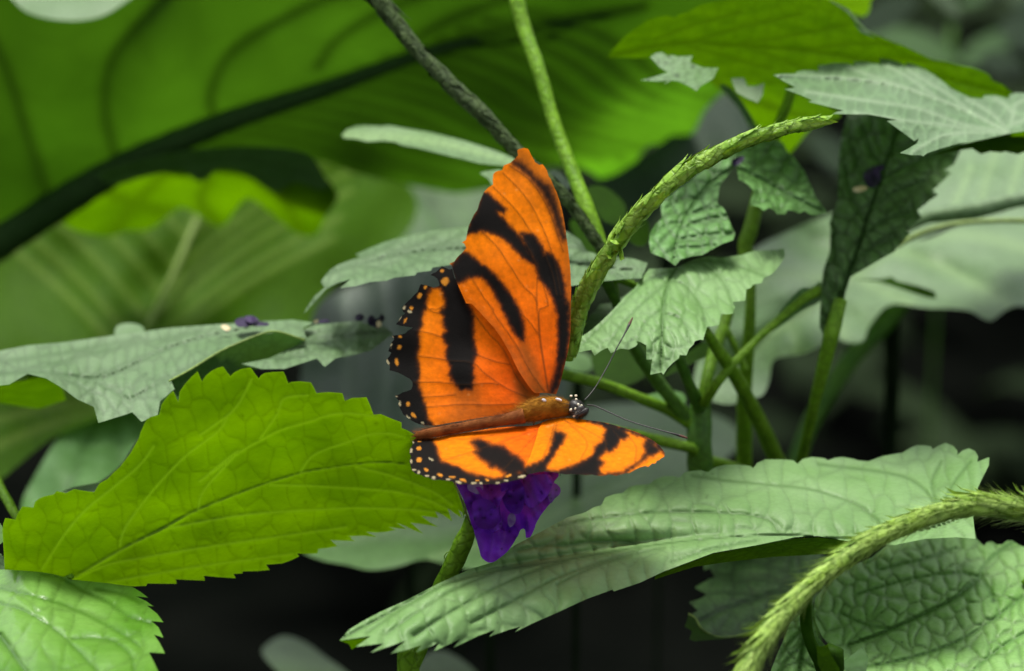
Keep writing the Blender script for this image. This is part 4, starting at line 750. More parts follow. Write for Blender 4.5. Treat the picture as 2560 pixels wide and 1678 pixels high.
leaf('leaf', cs, R6((1020, 400), (960, 440), (900, 440), (860, 470), (780, 560), (700, 680), (650, 750), (760, 690), (900, 590), (1020, 520)), R6((1020, 400, 66), (860, 470, 62), (650, 750, 54), (900, 600, 60)), M['mid'], step=7, label='narrow folded leaf running up the slender stalk')
# top right leaves
pt_out = Q4((48, 322), (140, 316), (250, 314), (270, 296), (320, 284), (400, 282), (468, 292), (466, 236), (540, 228), (620, 214), (720, 218), (798, 238), (800, 200), (900, 200), (1000, 220), (1040, 222), (1040, 168), (1120, 180), (1190, 196), (1240, 220), (1278, 246), (1292, 208), (1380, 240), (1450, 270), (1560, 340), (1640, 400), (1700, 450), (1780, 490), (1880, 536), (1990, 546), (2008, 515),
            (2120, 515), (2230, 546), (2246, 508), (2300, 490), (2420, 495), (2560, 510), (2560, 840), (2400, 835), (2260, 828), (2252, 872), (2120, 890), (2000, 915), (1850, 940), (1720, 975), (1600, 1010), (1480, 1050), (1440, 1080), (1420, 1070), (1330, 1070), (1224, 1050), (1300, 1010), (1384, 960), (1400, 910), (1360, 940), (1240, 850), (1104, 752), (1200, 745), (1050, 712), (920, 690), (760, 690),
            (600, 686), (640, 668), (700, 655), (560, 620), (375, 574), (412, 560), (300, 510), (150, 456), (230, 448), (250, 438), (150, 385))
leaf('leaf', cs, pt_out, Q4((48, 322, 42), (468, 292, 58), (1040, 170, 70), (1640, 400, 66), (2300, 490, 72), (2560, 600, 60), (2560, 840, 44), (2250, 870, 40), (1440, 1075, 18), (1104, 752, 26), (600, 686, 26), (1500, 600, 44), (1000, 480, 46)), M['greyp'],
     mid=Q4((2230, 860), (1900, 680), (1600, 560), (1200, 420), (700, 350), (100, 330)), midw=5,
     veins=[Q4((2200, 850), (1800, 780), (1400, 640), (900, 560), (350, 480)), Q4((2200, 860), (1700, 800), (1200, 740), (800, 680)), Q4((1900, 680), (1700, 520), (1500, 400), (1300, 280)), Q4((2240, 850), (2100, 700), (1950, 600), (1850, 560)), Q4((2240, 860), (1900, 860), (1600, 900), (1350, 1040)), Q4((2250, 800), (2280, 700), (2300, 600), (2420, 540)), Q4((1600, 560), (1300, 340), (1100, 240)), Q4((1300, 450), (950, 330), (750, 250)), Q4((2280, 780), (2400, 740), (2560, 700)), Q4((2270, 680), (2200, 600), (2100, 550))],
     step=5, relief=-1.5, vw=5, puff=24, ladder=.6, lsp=32, asp=1.7, smooth=False, seed=79, c=50, fine=.12, label='pale grey-green toothed leaf with raised veins, upper right')
tg_out = R2((1738, 376), (1765, 330), (1800, 292), (1850, 240), (1900, 200), (1950, 165), (2000, 130), (2060, 112), (2130, 100), (2180, 118), (2200, 95), (2340, 55)) + R3((150, 80), (240, 30), (450, -10), (620, -80), (900, -60), (1060, 0), (1130, 40), (1190, 82), (1240, 140), (1310, 205), (1420, 245), (1500, 282), (1560, 300), (1640, 340), (1750, 392), (1850, 405), (1900, 420), (2000, 438), (2080, 465), (2122, 492), (2130, 520), (2200, 550), (2285, 620), (2200, 650), (1900, 680), (1500, 640), (1100, 560), (800, 560), (600, 548), (480, 530), (330, 500), (250, 440), (150, 400), (0, 380)) + R2((2100, 372), (1950, 380), (1850, 376))
leaf('leaf', cs, tg_out, R2((1738, 376, 84), (2000, 130, 66), (2340, 380, 86)) + R3((450, -20, 58), (1060, 0, 56), (1500, 282, 66), (2285, 620, 84), (1500, 640, 92), (800, 560, 94)), M['under'],
     mid=R2((1745, 372), (2000, 310), (2340, 270)) + R3((300, 290), (900, 330), (1500, 430), (2250, 620)), midw=6,
     veins=[R3((-60, 260), (200, 160), (500, 80)), R3((200, 270), (500, 180), (900, 90)), R3((500, 290), (900, 220), (1200, 160)), R3((900, 330), (1200, 290), (1500, 290)), R3((100, 280), (400, 370), (700, 450)), R3((500, 300), (800, 400), (1000, 480)), R3((1200, 380), (1500, 480), (1800, 560)), R3((1300, 390), (1600, 380), (1900, 430))],
     step=8, relief=-.8, vw=5, puff=22, ladder=.5, lsp=40, smooth=False, seed=81, label='dark green leaf seen from below along the top edge')
leaf('leaf', cs, R3((1060, -10), (1200, 60), (1320, 190), (1500, 268), (1740, 380), (1840, 398), (1780, 420), (1500, 300), (1400, 260), (1280, 210), (1180, 90)), R3((1060, 0, 58), (1840, 398, 76), (1300, 200, 64)), M['ear'], step=8, smooth=False, label='pale upper rim of the dark top leaf')
leaf('leaf', cs, R3((1000, -60), (1400, -60), (1345, 0), (1340, 60), (1300, 110), (1200, 80), (1080, 20)), R3((1000, -60, 110), (1400, -60, 110), (1300, 110, 135)), M['lime'], step=12, label='bright green leaf scrap at the top edge')
leaf('leaf', cs, R3((1700, 1020), (1950, 935), (2250, 868), (2500, 830), (2500, 990), (2400, 1000), (2340, 988), (2300, 1004), (2220, 985), (2190, 992), (2120, 985), (2062, 1002), (2000, 965), (1940, 975), (1850, 990)), R3((1700, 1020, 46), (2250, 868, 40), (2500, 990, 58), (2000, 990, 54)), M['under'], step=8, smooth=False, label='green toothed leaf underside below the upper right leaf')
ps_out = R2((1955, 522), (2040, 500), (2130, 472), (2080, 440), (2018, 372), (2050, 348), (2092, 340), (2130, 365), (2160, 358), (2230, 380), (2292, 362), (2268, 424), (2340, 432)) + R3((80, 370), (182, 362), (162, 412), (260, 440), (352, 442), (320, 512), (240, 560), (212, 592), (160, 560), (90, 528), (30, 520), (0, 548)) + R2((2160, 520), (2060, 530))
leaf('leaf', cs, ps_out, R2((1955, 522, 50), (2018, 372, 58), (2340, 432, 55), (2160, 520, 48)), M['ear'], step=6, relief=.8, smooth=False, fine=.6, label='small ragged pale leaf below the dark top leaf')
leaf('leaf', cs, R3((435, 510), (520, 505), (540, 560), (600, 560), (652, 540), (640, 620), (610, 668), (540, 640), (470, 600)), R3((435, 510, 62), (652, 540, 60), (600, 660, 56)), M['grey'], step=6, smooth=False, fine=.6, label='small pale leaf fragment above the spike tip')
leaf('leaf', cs, R3((300, 510), (500, 480), (800, 560), (900, 620), (1150, 740), (1060, 790), (960, 830), (860, 950), (790, 1020), (700, 1000), (640, 880), (560, 760), (420, 630)), R3((300, 510, 105), (1150, 740, 110), (790, 1020, 140), (560, 760, 125)), M['giantlo'], mid=R3((300, 520), (600, 660), (1000, 780)), step=10, relief=1, wave=2, label='sunlit yellow-green leaf behind the spike tip')
leaf('leaf', cs, R3((360, 560), (430, 570), (520, 680), (600, 820), (560, 830), (480, 700)), R3((360, 560, 92), (600, 820, 88), (480, 700, 92)), M['mid'], step=7, fine=.5)

# ---- pale elephant ear, right background
pe = thing('elephant_ear_plant', 'large pale grey-green elephant ear leaves with rolled edge, right background', 'plant', root_at(2400, 700, 260))
leaf('leaf', pe, FV((1690, 640), (1760, 575), (1830, 540), (1900, 510), (2000, 480), (2150, 470), (2500, 520), (2500, 690)) + R6((2400, 560), (2280, 560), (2200, 600), (2130, 655), (2060, 635), (1990, 592), (1850, 576), (1700, 572), (1500, 546), (1400, 600), (1330, 700), (1290, 790), (1200, 800), (1100, 772), (1000, 830), (900, 872), (780, 888), (705, 920), (685, 1040), (640, 1140), (570, 1160), (400, 1200), (200, 1100), (250, 800), (350, 500)),
     R6((350, 300, 150), (2400, 0, 230), (2400, 560, 150), (1990, 592, 138), (1400, 600, 145), (1000, 830, 120), (640, 1140, 100), (200, 1000, 110), (1200, 300, 175), (1900, 300, 178)), M['ear'], glow=[(2470, 740, 60, 3), (1990, 880, 70, 3), (2090, 620, 40, 2)],
     mid=R6((1500, 100), (1000, 500), (600, 800), (300, 1050)), veins=[R6((1400, 180), (1800, 300), (2250, 560)), R6((1200, 340), (1400, 450), (1600, 540)), R6((1000, 500), (1100, 640), (1180, 770)), R6((800, 640), (850, 760), (860, 860)), R6((1100, 400), (800, 350), (500, 420)), R6((1450, 130), (2000, 100), (2400, 200))],
     step=12, relief=9, vw=14, puff=70, wave=11, wl=260, seed=91, label='lower pale leaf with a wavy edge')
leaf('leaf', pe, R3((1500, 1560), (1640, 1340), (1760, 1200), (1900, 1000), (1950, 880), (2200, 820), (2600, 820), (2600, 1420), (2340, 1440), (2100, 1450), (1900, 1480), (1700, 1560)), R3((1500, 1560, 110), (1950, 880, 165), (2600, 820, 175), (2600, 1420, 112), (2000, 1450, 108)), M['ear'],
     veins=[R3((2250, 1300), (2300, 1100), (2400, 900)), R3((2050, 1350), (2100, 1150), (2180, 950)), R3((1850, 1400), (1930, 1250), (2000, 1080))], step=12, relief=-2, vw=9, puff=30, wave=2, label='upper pale leaf blade')
tube('leaf_rim', pe, [(x, y, z, r) for (x, y), z, r in zip(R3((1560, 1500), (1700, 1420), (1850, 1390), (2050, 1360), (2250, 1310), (2500, 1270)), (104,) * 6, (8, 15, 20, 22, 20, 18))], M['ear'], label='rolled pale rim')
tube('leaf_rim', pe, [(x, y, z, r) for (x, y), z, r in zip(R3((1480, 1620), (1600, 1550), (1750, 1490), (1950, 1450), (2200, 1435), (2500, 1440)), (100,) * 6, (5, 7, 7, 6, 6, 6))], M['ribp'], label='yellow-green vein along the rim')
leaf('leaf', pe, R6((1220, 385), (1400, 385), (1480, 370), (1510, 395), (1650, 430), (1760, 470), (1770, 510), (1700, 500), (1560, 455), (1400, 405)), R6((1220, 385, 105), (1760, 500, 105), (1500, 380, 108)), M['under'], step=8, label='small green leaf lying across the pale leaf')
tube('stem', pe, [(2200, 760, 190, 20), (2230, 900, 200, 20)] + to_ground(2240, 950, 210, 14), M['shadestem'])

# ---- blurred background leaves
def bgplant(label, outs, x, y, z, nm='leafy_shrub'):
    t = thing(nm, label, 'plant', root_at(x, y, z))
    for k, (o, c_, m_, vv, st) in enumerate(outs):
        leaf('leaf', t, o, c_, M[m_], veins=vv, step=st, relief=3, vw=9, puff=24, wave=3, wl=300, seed=100 + k + int(x))
    X, Y = np.mean([p[0] for p in outs[0][0]]), np.max([p[1] for p in outs[0][0]])
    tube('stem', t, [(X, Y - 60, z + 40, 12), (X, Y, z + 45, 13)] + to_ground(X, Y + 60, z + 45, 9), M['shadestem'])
    return t
bgplant('blurred grey-green leaf with pale upright veins, left behind the butterfly', [(FV((700, 900), (720, 760), (760, 690), (900, 640), (1050, 590), (1300, 620), (1300, 1050), (1150, 1100), (900, 1060), (760, 980)),
        FV((700, 900, 190), (1050, 590, 250), (1300, 1050, 200), (760, 980, 170)), 'fogp', [FV((800, 680), (805, 800), (800, 1000)), FV((890, 640), (900, 800), (890, 1000)), FV((960, 640), (975, 800), (980, 1050))], 14)], 900, 1000, 200)
bgplant('blurred pale leaf sheltering under the purple blossom', [(FV((700, 1270), (740, 1300), (800, 1312), (860, 1325), (920, 1318), (985, 1300), (1040, 1312), (1150, 1330), (1260, 1310), (1400, 1240), (1500, 1180), (1620, 1110), (1720, 1030), (1650, 960), (1400, 940), (1100, 1020), (900, 1100), (760, 1180)),
        FV((700, 1270, 130), (1720, 1030, 210), (1150, 1330, 120), (1400, 940, 230), (1000, 1050, 190)), 'ear', [FV((800, 1250), (1100, 1180), (1600, 1020)), FV((1000, 1300), (1200, 1230), (1500, 1100))], 14)], 1150, 1400, 160)
bgplant('blurred grey leaf between the light stem and the spike', [(FV((1350, 450), (1440, 400), (1540, 330), (1640, 250), (1700, 205), (1745, 280), (1720, 340), (1600, 420), (1480, 560), (1420, 620), (1330, 640)),
        FV((1350, 450, 240), (1700, 205, 270), (1745, 280, 260), (1420, 600, 230)), 'fog', [], 14)], 1500, 600, 250)
bgplant('blurred dark grey leaves in the gap left of the wing', [(FV((900, 400), (1200, 400), (1250, 600), (1050, 640), (900, 600)), FV((900, 400, 330), (1200, 400, 330), (1050, 640, 300)), 'dark', [FV((960, 420), (1020, 500), (1060, 600))], 16)], 1100, 600, 320)
bgplant('blurred pale leaf tip rising at the bottom edge', [(R7((1700, 1440), (1740, 1380), (1840, 1330), (1980, 1370), (2120, 1470), (2260, 1570), (2400, 1700), (2300, 1800), (1950, 1700), (1800, 1560)), R7((1700, 1440, 170), (1840, 1330, 185), (2400, 1700, 150), (1950, 1700, 140)), 'ear', [], 12)], 760, 1700, 160)
bgplant('second blurred pale leaf at the bottom edge, below the flower stalk', [(R8((470, 1700), (520, 1500), (580, 1440), (680, 1430), (800, 1490), (920, 1600), (1000, 1720), (800, 1800)), R8((470, 1700, 140), (580, 1440, 170), (1000, 1720, 140)), 'ear', [], 12)], 1100, 1720, 150)
bgplant('soft white-green leaf showing past the notch in the top left corner', [(FV((-60, -150), (420, -150), (400, 10), (300, 70), (150, 90), (0, 70), (-60, 20)), FV((-60, -150, 300), (400, -150, 300), (150, 90, 260)), 'ear', [], 14)], 200, 100, 280)
bgplant('blurred pale bright leaf spot beside the forewing base', [(R5((1440, 880), (1500, 850), (1600, 870), (1650, 930), (1620, 980), (1540, 990), (1460, 950)), R5((1440, 880, 120), (1650, 930, 120), (1540, 990, 110)), 'ear', [], 10)], 1440, 930, 120)
# distant soft foliage, upper right corner
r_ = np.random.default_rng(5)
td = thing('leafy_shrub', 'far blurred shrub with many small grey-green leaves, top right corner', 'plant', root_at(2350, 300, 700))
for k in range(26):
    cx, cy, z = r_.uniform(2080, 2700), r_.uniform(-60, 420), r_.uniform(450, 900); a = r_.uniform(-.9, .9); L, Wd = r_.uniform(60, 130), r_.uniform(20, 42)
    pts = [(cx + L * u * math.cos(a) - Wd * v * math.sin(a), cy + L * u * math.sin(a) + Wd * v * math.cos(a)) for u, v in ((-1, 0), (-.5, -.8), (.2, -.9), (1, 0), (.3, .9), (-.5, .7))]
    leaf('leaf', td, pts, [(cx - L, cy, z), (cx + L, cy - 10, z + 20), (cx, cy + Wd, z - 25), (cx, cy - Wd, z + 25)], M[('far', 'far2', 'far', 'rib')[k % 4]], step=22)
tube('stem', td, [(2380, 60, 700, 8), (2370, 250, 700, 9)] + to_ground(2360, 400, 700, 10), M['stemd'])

# ---- wilted petals lying on leaves
def wilted(label, parts, base=None, grp=None):
    c = parts[0][1]
    t = thing('wilted_petal', label, 'petal', tuple(place([parts[0][0][0][0]], [parts[0][0][0][1]], [c[0][2]])[0]), grp)
    for k, (o, z) in enumerate(parts): leaf('petal', t, o, z, M['wilt'], step=4, wave=.7, wl=30, seed=k + 3)
    if base: leaf('petal_base', t, base[0], base[1], M['wiltp'], step=4, wave=.3, wl=30)
wilted('dark purple wilted petal stuck on the dark upright leaf', [(R3((1300, 1125), (1350, 1085), (1425, 1072), (1435, 1090), (1405, 1120), (1412, 1165), (1380, 1210), (1340, 1222), (1300, 1180)), R3((1300, 1125, 66), (1425, 1072, 66), (1340, 1222, 62)))],
       (R3((1228, 1225), (1260, 1212), (1305, 1210), (1325, 1225), (1270, 1250), (1235, 1245)), R3((1228, 1225, 63), (1325, 1215, 63), (1270, 1250, 62))))
wilted('dark wilted petal at the join of two crinkled leaves', [(Q3((1225, 560), (1290, 525), (1340, 528), (1330, 565), (1290, 600), (1240, 612)), Q3((1225, 560, 54), (1340, 528, 55), (1240, 612, 54)))])
wilted('dark purple wilted petals on the long grey leaf', [(R4((1530, 650), (1580, 632), (1660, 640), (1690, 660), (1750, 670), (1745, 688), (1640, 690), (1560, 698), (1530, 680)), R4((1530, 650, 50), (1750, 670, 50), (1600, 698, 47))),
       (R4((1590, 630), (1640, 622), (1680, 650), (1620, 668)), R4((1590, 630, 49), (1680, 650, 49), (1620, 668, 47)))], (R4((1435, 690), (1470, 682), (1500, 705), (1470, 720)), R4((1435, 690, 49), (1500, 700, 49), (1470, 720, 48))))
wilted('tiny dark wilted petal where the grey leaf folds', [(R4((2060, 662), (2100, 645), (2145, 652), (2140, 668), (2080, 672)), R4((2060, 662, 48), (2145, 652, 48), (2080, 672, 47)))], (R4((2038, 655), (2065, 645), (2070, 668), (2045, 672)), R4((2038, 655, 47), (2065, 645, 47), (2045, 672, 47))))
wilted('pair of blackish wilted petals on the crumpled grey leaf tip', [(R5((98, 625), (130, 608), (158, 628), (140, 655), (105, 655)), R5((98, 625, 52), (158, 628, 52), (105, 655, 51))), (R5((180, 640), (205, 618), (240, 645), (270, 612), (292, 640), (270, 670), (255, 705), (215, 695), (185, 680)), R5((180, 640, 52), (292, 640, 52), (215, 695, 50)))],
       (R5((235, 665), (262, 655), (270, 685), (245, 700)), R5((235, 665, 49), (270, 660, 49), (245, 700, 49))))

# ================================================================== BUTTERFLY
bf = thing('butterfly', 'orange and black striped butterfly with spread tattered wings on the purple blossom', 'butterfly', tuple(place([1360], [1022], [0])[0]))
OR, OR2, BK, BR_, CRM, AMB = np.array([.86, .20, .0]), np.array([.72, .088, .0]), np.array([.005, .004, .0035]), np.array([.16, .055, .006]), np.array([.40, .34, .20]), np.array([.58, .22, .02])
def wing(name, outline, ctrl, black, brown=(), spots=(), veins=(), base=None, feather=5, seed=1, label=None, red=None, wave=.4, vdark=.55, root=(1370, 985)):
    O = densify(outline, 3.0); V, F = tri(O, 3.4); X, Y = V[:, 0], V[:, 1]
    dz = depth_fn(ctrl, 60)(X, Y)
    jag = wob(X, Y, 22, seed, 9) * 2.6 + wob(X, Y, 9, seed + 1, 9) * 1.8
    n = wob(X, Y, 120, seed + 2)[:, None]
    col = OR[None, :] * (1 + .06 * n) + 0 * X[:, None]
    if red:
        (cx, cy, rad) = red; k = np.clip(1 - np.hypot(X - cx, Y - cy) / rad, 0, 1)[:, None] ** .8
        col = col * (1 - k) + OR2[None, :] * k
    for poly, amt in brown:
        s = sdist(X, Y, poly) + jag; k = (1 / (1 + np.exp(np.clip(s / 7, -30, 30))))[:, None] * amt; col = col * (1 - k) + BR_ * k
    rx, ry = root; an_ = np.arctan2(Y - ry, X - rx) * 500; st = wob(an_, np.hypot(X - rx, Y - ry) * .12, 26, seed + 8, 9) + .6 * wob(X, Y, 14, seed + 11, 9)
    col = col * (1 + .085 * st)[:, None]
    wear = np.clip(wob(X, Y, 60, seed + 21, 9) * wob(X, Y, 23, seed + 22, 9) * 1.6 - .45, 0, .6)[:, None]; col = col * (1 - wear * .5) + np.array([.9, .42, .12]) * wear * .5
    hv = np.zeros(len(X))
    for v in veins:
        d, _ = seg_dist(X, Y, spline(v, 8)); k = (vdark * np.exp(-(d / 1.9) ** 2))[:, None]; col = col * (1 - k) + BR_ * .35 * k; hv += np.exp(-(d / 5) ** 2)
    for item in black:
        poly, fe = item if isinstance(item, tuple) else (item, feather)
        s = sdist(X, Y, poly) + jag - 3.6; k = (1 / (1 + np.exp(np.clip(s / (fe * .42), -30, 30))))[:, None]; col = col * (1 - k) + BK * k
    for v in veins:
        d, _ = seg_dist(X, Y, spline(v, 8)); k = (.10 * np.exp(-(d / 1.6) ** 2))[:, None]; col = col * (1 - k) + BR_ * k
    for (x, y, rx, ry, ang, c_) in spots:
        ca, sa = math.cos(ang), math.sin(ang); u = ((X - x) * ca + (Y - y) * sa) / rx; v_ = (-(X - x) * sa + (Y - y) * ca) / ry
        q = np.sqrt(u * u + v_ * v_) + jag * .06 + .05; k = np.clip((.95 - q) / .3, 0, 1)[:, None]; col = col * (1 - k) + (CRM if c_ == 'c' else AMB) * k
    dz = dz - .07 * hv + wave * wob(X, Y, 150, seed + 4)
    rgba = np.concatenate([np.clip(col, 0, 1), np.ones((len(X), 1))], 1)
    return mesh_obj(name, place(X, Y, dz), F, M['wing'], bf, {'pigment': rgba}, label=label)
def sp(win, sc, *a): return [(*win((x, y))[0], rx / sc, ry / sc, an, c_) for x, y, rx, ry, an, c_ in a]

fw_out = (W1((1275, 60), (1290, 48), (1330, 38), (1370, 42), (1385, 60), (1400, 95), (1425, 140), (1442, 172), (1480, 195), (1510, 190), (1530, 215), (1552, 252), (1565, 300), (1585, 325), (1612, 390), (1640, 450), (1668, 530), (1692, 620), (1708, 700), (1722, 790), (1732, 870), (1745, 960), (1756, 1060), (1768, 1180), (1775, 1350), (1772, 1560)) +
          R5((1500, 700), (1494, 780), (1482, 860), (1462, 940), (1450, 985), (1437, 1040), (1422, 1090), (1405, 1134), (1370, 1130), (1340, 1125)) +
          W2((1840, 1060), (1800, 1020), (1720, 910), (1650, 800), (1600, 700), (1555, 600), (1500, 500), (1440, 400), (1370, 300), (1280, 200), (1180, 90), (1090, 0)) +
          W1((800, 1480), (750, 1370), (715, 1290), (680, 1180), (668, 1130), (645, 1112), (690, 1092), (720, 1050), (762, 1010), (785, 985), (802, 968), (790, 940), (778, 922), (760, 916), (798, 890), (806, 850), (812, 810), (825, 760), (842, 720), (870, 660), (905, 610), (925, 540), (962, 452), (1000, 410), (1050, 378),
             (1046, 330), (1052, 280), (1075, 258), (1100, 250), (1135, 244), (1150, 200), (1185, 185), (1215, 172), (1238, 150), (1252, 140), (1282, 105)))
fw_blk = [W1((955, 440), (1010, 468), (1060, 510), (1110, 556), (1168, 612), (1150, 645), (1085, 622), (1140, 690), (1200, 760), (1260, 820), (1312, 885), (1370, 970), (1420, 1060), (1445, 1125), (1380, 1092), (1300, 1030), (1240, 965), (1180, 905), (1100, 850), (1030, 825), (960, 806), (880, 825), (800, 838), (830, 720), (895, 610)),
          W1((1308, 832), (1370, 830), (1425, 845), (1470, 890), (1500, 950), (1530, 1030), (1545, 1000), (1610, 1040), (1662, 1125), (1700, 1250), (1722, 1400), (1728, 1600), (1730, 1760), (1710, 1980), (1660, 1980), (1660, 1750), (1655, 1600), (1610, 1440), (1550, 1330), (1475, 1245), (1445, 1110), (1370, 980)),
          W1((700, 1080), (760, 1005), (800, 1005), (850, 1040), (900, 1085), (980, 1140), (1050, 1200), (1120, 1280), (1190, 1370), (1250, 1460), (1300, 1560), (1335, 1690), (1335, 1830), (1255, 1770), (1200, 1660), (1140, 1540), (1080, 1420), (1020, 1310), (940, 1235), (830, 1240), (740, 1290), (700, 1290), (640, 1150)),
          (W1((1225, 150), (1300, 158), (1350, 200), (1420, 270), (1500, 345), (1570, 385), (1620, 490), (1680, 670), (1730, 880), (1690, 900), (1640, 790), (1590, 630), (1510, 470), (1420, 350), (1330, 262), (1240, 200)), 9),
          (W2((2180, 0), (2245, 0), (2250, 400), (2200, 700), (2120, 1000), (2060, 1090), (2010, 1060), (2090, 800), (2140, 500), (2150, 200)), 7)]
fw_br = [(W1((1270, 40), (1400, 90), (1540, 250), (1600, 400), (1560, 420), (1400, 260), (1250, 150)), .5), (W1((1560, 300), (1650, 470), (1720, 800), (1780, 1200), (1790, 1600), (1740, 1600), (1720, 1250), (1680, 800), (1600, 450)), .7), (W1((1130, 250), (1250, 260), (1400, 450), (1480, 620), (1400, 560), (1260, 400)), .25),
         (W2((2030, 1100), (2180, 600), (2230, 0), (2300, 0), (2280, 600), (2100, 1150)), .8),
         (W2((1090, 0), (1180, 60), (1400, 290), (1560, 520), (1680, 740), (1850, 960), (1990, 1080), (1850, 1090), (1650, 830), (1560, 620), (1420, 390), (1250, 180)), .8), (W2((1690, 400), (1800, 560), (1900, 800), (1990, 1060), (1860, 1060), (1720, 760), (1640, 520)), .8)]
fw_v = [W1((1140, 270), (1300, 430), (1420, 600), (1540, 850), (1620, 1100), (1680, 1400)), W1((1050, 400), (1250, 600), (1380, 780), (1450, 900)), W1((1300, 850), (1400, 1000), (1480, 1200), (1560, 1500)) + W2((1900, 60), (1900, 350), (1950, 700), (2010, 1060)),
        W1((950, 820), (1090, 960), (1230, 1170), (1330, 1320), (1440, 1430), (1460, 1560)) + W2((1880, 100), (1900, 400), (1960, 800), (2000, 1060)), W1((1500, 950), (1600, 1200), (1640, 1400)), W1((860, 1260), (960, 1420), (1050, 1540)) + W2((1350, 110), (1600, 460), (1800, 820), (1960, 1050)), W2((1700, 130), (1800, 240), (1890, 370)), W1((1460, 1240), (1455, 1400), (1460, 1500)), W1((1200, 200), (1400, 350), (1560, 600), (1700, 1000))]
wing('forewing', fw_out, W1((1330, 40, 12), (800, 900, 9), (1780, 1300, 3), (700, 1150, 8)) + W2((1850, 1060, -1), (2080, 1060, -1), (1400, 350, 4), (2250, 300, 1)), fw_blk, fw_br, veins=fw_v, seed=201, red=(1380, 985, 420), label='tall tattered upright forewing with slanting black bands')
hw_out = (W1((690, 1240), (672, 1160), (640, 1165), (610, 1150), (575, 1136), (545, 1165), (520, 1190), (492, 1200), (468, 1218), (500, 1228), (532, 1252), (545, 1280), (552, 1318), (500, 1336), (440, 1315), (378, 1302), (362, 1340), (350, 1372), (320, 1400), (290, 1432), (255, 1465), (218, 1502)) +
          W2((262, 50), (275, 95), (300, 112), (262, 140), (235, 175), (215, 210), (188, 242), (250, 262), (320, 272), (390, 282), (330, 320), (300, 350), (250, 366), (190, 372), (138, 382), (170, 420), (135, 460), (120, 500), (98, 562), (135, 580), (112, 620), (75, 668), (80, 700), (118, 742), (112, 790), (160, 802), (222, 820), (270, 845), (310, 868), (352, 890), (385, 925), (388, 975), (372, 1018), (320, 1040),
             (270, 1052), (235, 1075), (178, 1090), (205, 1130), (232, 1160), (215, 1195), (238, 1240), (262, 1285), (275, 1315), (320, 1350), (360, 1380), (420, 1412), (470, 1432), (520, 1445), (570, 1446), (650, 1448), (720, 1438), (800, 1420), (950, 1396), (1100, 1372), (1250, 1345), (1400, 1325), (1620, 1300),
             (1700, 1250), (1800, 1150), (1900, 1090), (1900, 1000), (1700, 800), (1600, 560), (1450, 330), (1300, 140), (1180, 20)) + W1((870, 1500), (800, 1400), (740, 1300)))
hw_blk = [W1((600, 1050), (720, 1100), (740, 1290), (775, 1400), (860, 1570)) + W2((1112, 200), (1112, 400), (1148, 600), (1105, 700), (1112, 900), (1090, 1010), (960, 1020), (900, 960), (830, 850), (835, 740), (782, 620), (802, 500), (742, 380), (792, 320), (752, 250), (762, 150), (715, 100), (782, 20)) + W1((605, 1490), (600, 1440), (585, 1380), (560, 1340), (520, 1330), (480, 1340), (440, 1400), (430, 1480), (425, 1540)) +
          W2((530, 60), (495, 180), (502, 250), (462, 330), (468, 500), (442, 620), (460, 720), (470, 850), (455, 960), (492, 1060), (522, 1150), (545, 1250), (572, 1370), (640, 1460), (400, 1500), (0, 1500), (-50, 0), (-50, -400), (300, -500))]
hw_br = [(W2((880, 1200), (1200, 1180), (1500, 1240), (1700, 1230), (1650, 1300), (1100, 1380), (700, 1450), (760, 1360), (850, 1300)), .55), (W2((900, 1080), (1150, 1090), (1150, 1170), (900, 1160)), .6), (W2((1620, 800), (1750, 950), (1900, 1100), (1750, 1250), (1640, 1150), (1600, 950)), .85), (W2((1080, 900), (1200, 1000), (1150, 1100), (900, 1100), (850, 950)), .5)]
hw_v = [W2((430, 320), (600, 350), (740, 400)), W2((430, 620), (620, 640), (800, 670), (1100, 700), (1250, 830), (1500, 1000), (1750, 1110)), W2((400, 930), (700, 935), (1000, 960), (1300, 945), (1400, 960)), W2((540, 1230), (750, 1215), (1000, 1195), (1300, 1205), (1600, 1190)), W2((540, 30), (640, 100), (740, 110)), W2((1120, 120), (1300, 360), (1420, 480), (1520, 640), (1620, 860), (1750, 1040)),
        W2((1140, 600), (1350, 680), (1540, 720)), W2((520, 1110), (700, 1100), (900, 1080)), W1((470, 1530), (520, 1540), (600, 1500))]
hw_sp = sp(W2, 4.76, (290, 45, 20, 26, .3, 'c'), (355, 92, 38, 17, .4, 'c'), (372, 48, 26, 28, 0, 'a'), (240, 170, 12, 34, .6, 'c'), (300, 200, 18, 44, .5, 'a'), (152, 392, 18, 14, 0, 'c'), (240, 390, 26, 20, 0, 'a'), (130, 500, 13, 42, .3, 'c'), (228, 515, 30, 40, .3, 'a'), (92, 692, 20, 46, -.3, 'c'), (198, 690, 28, 52, -.1, 'a'),
           (194, 1100, 14, 14, 0, 'c'), (236, 1190, 20, 42, -.3, 'c'), (335, 1192, 30, 40, 0, 'a'), (330, 1345, 40, 14, .7, 'c'), (400, 1325, 24, 52, -.7, 'a'), (505, 1415, 26, 12, .4, 'c')) + \
        sp(W1, 3.714, (578, 1178, 24, 18, 0, 'a'), (605, 1275, 46, 52, .2, 'a'), (420, 1332, 20, 24, .3, 'a'), (370, 1412, 26, 38, .6, 'a'))
wing('hindwing', hw_out, W1((700, 1180, 9.5)) + W2((80, 690, 6), (300, 50, 8), (560, 1440, 1), (1620, 1300, 1.2), (1900, 1050, 1.5), (1300, 200, 6.5), (1100, 1372, 1), (800, 700, 5)), hw_blk, hw_br, hw_sp, hw_v, seed=211, red=(1290, 960, 260), label='raised hindwing with ragged black border and cream spots')
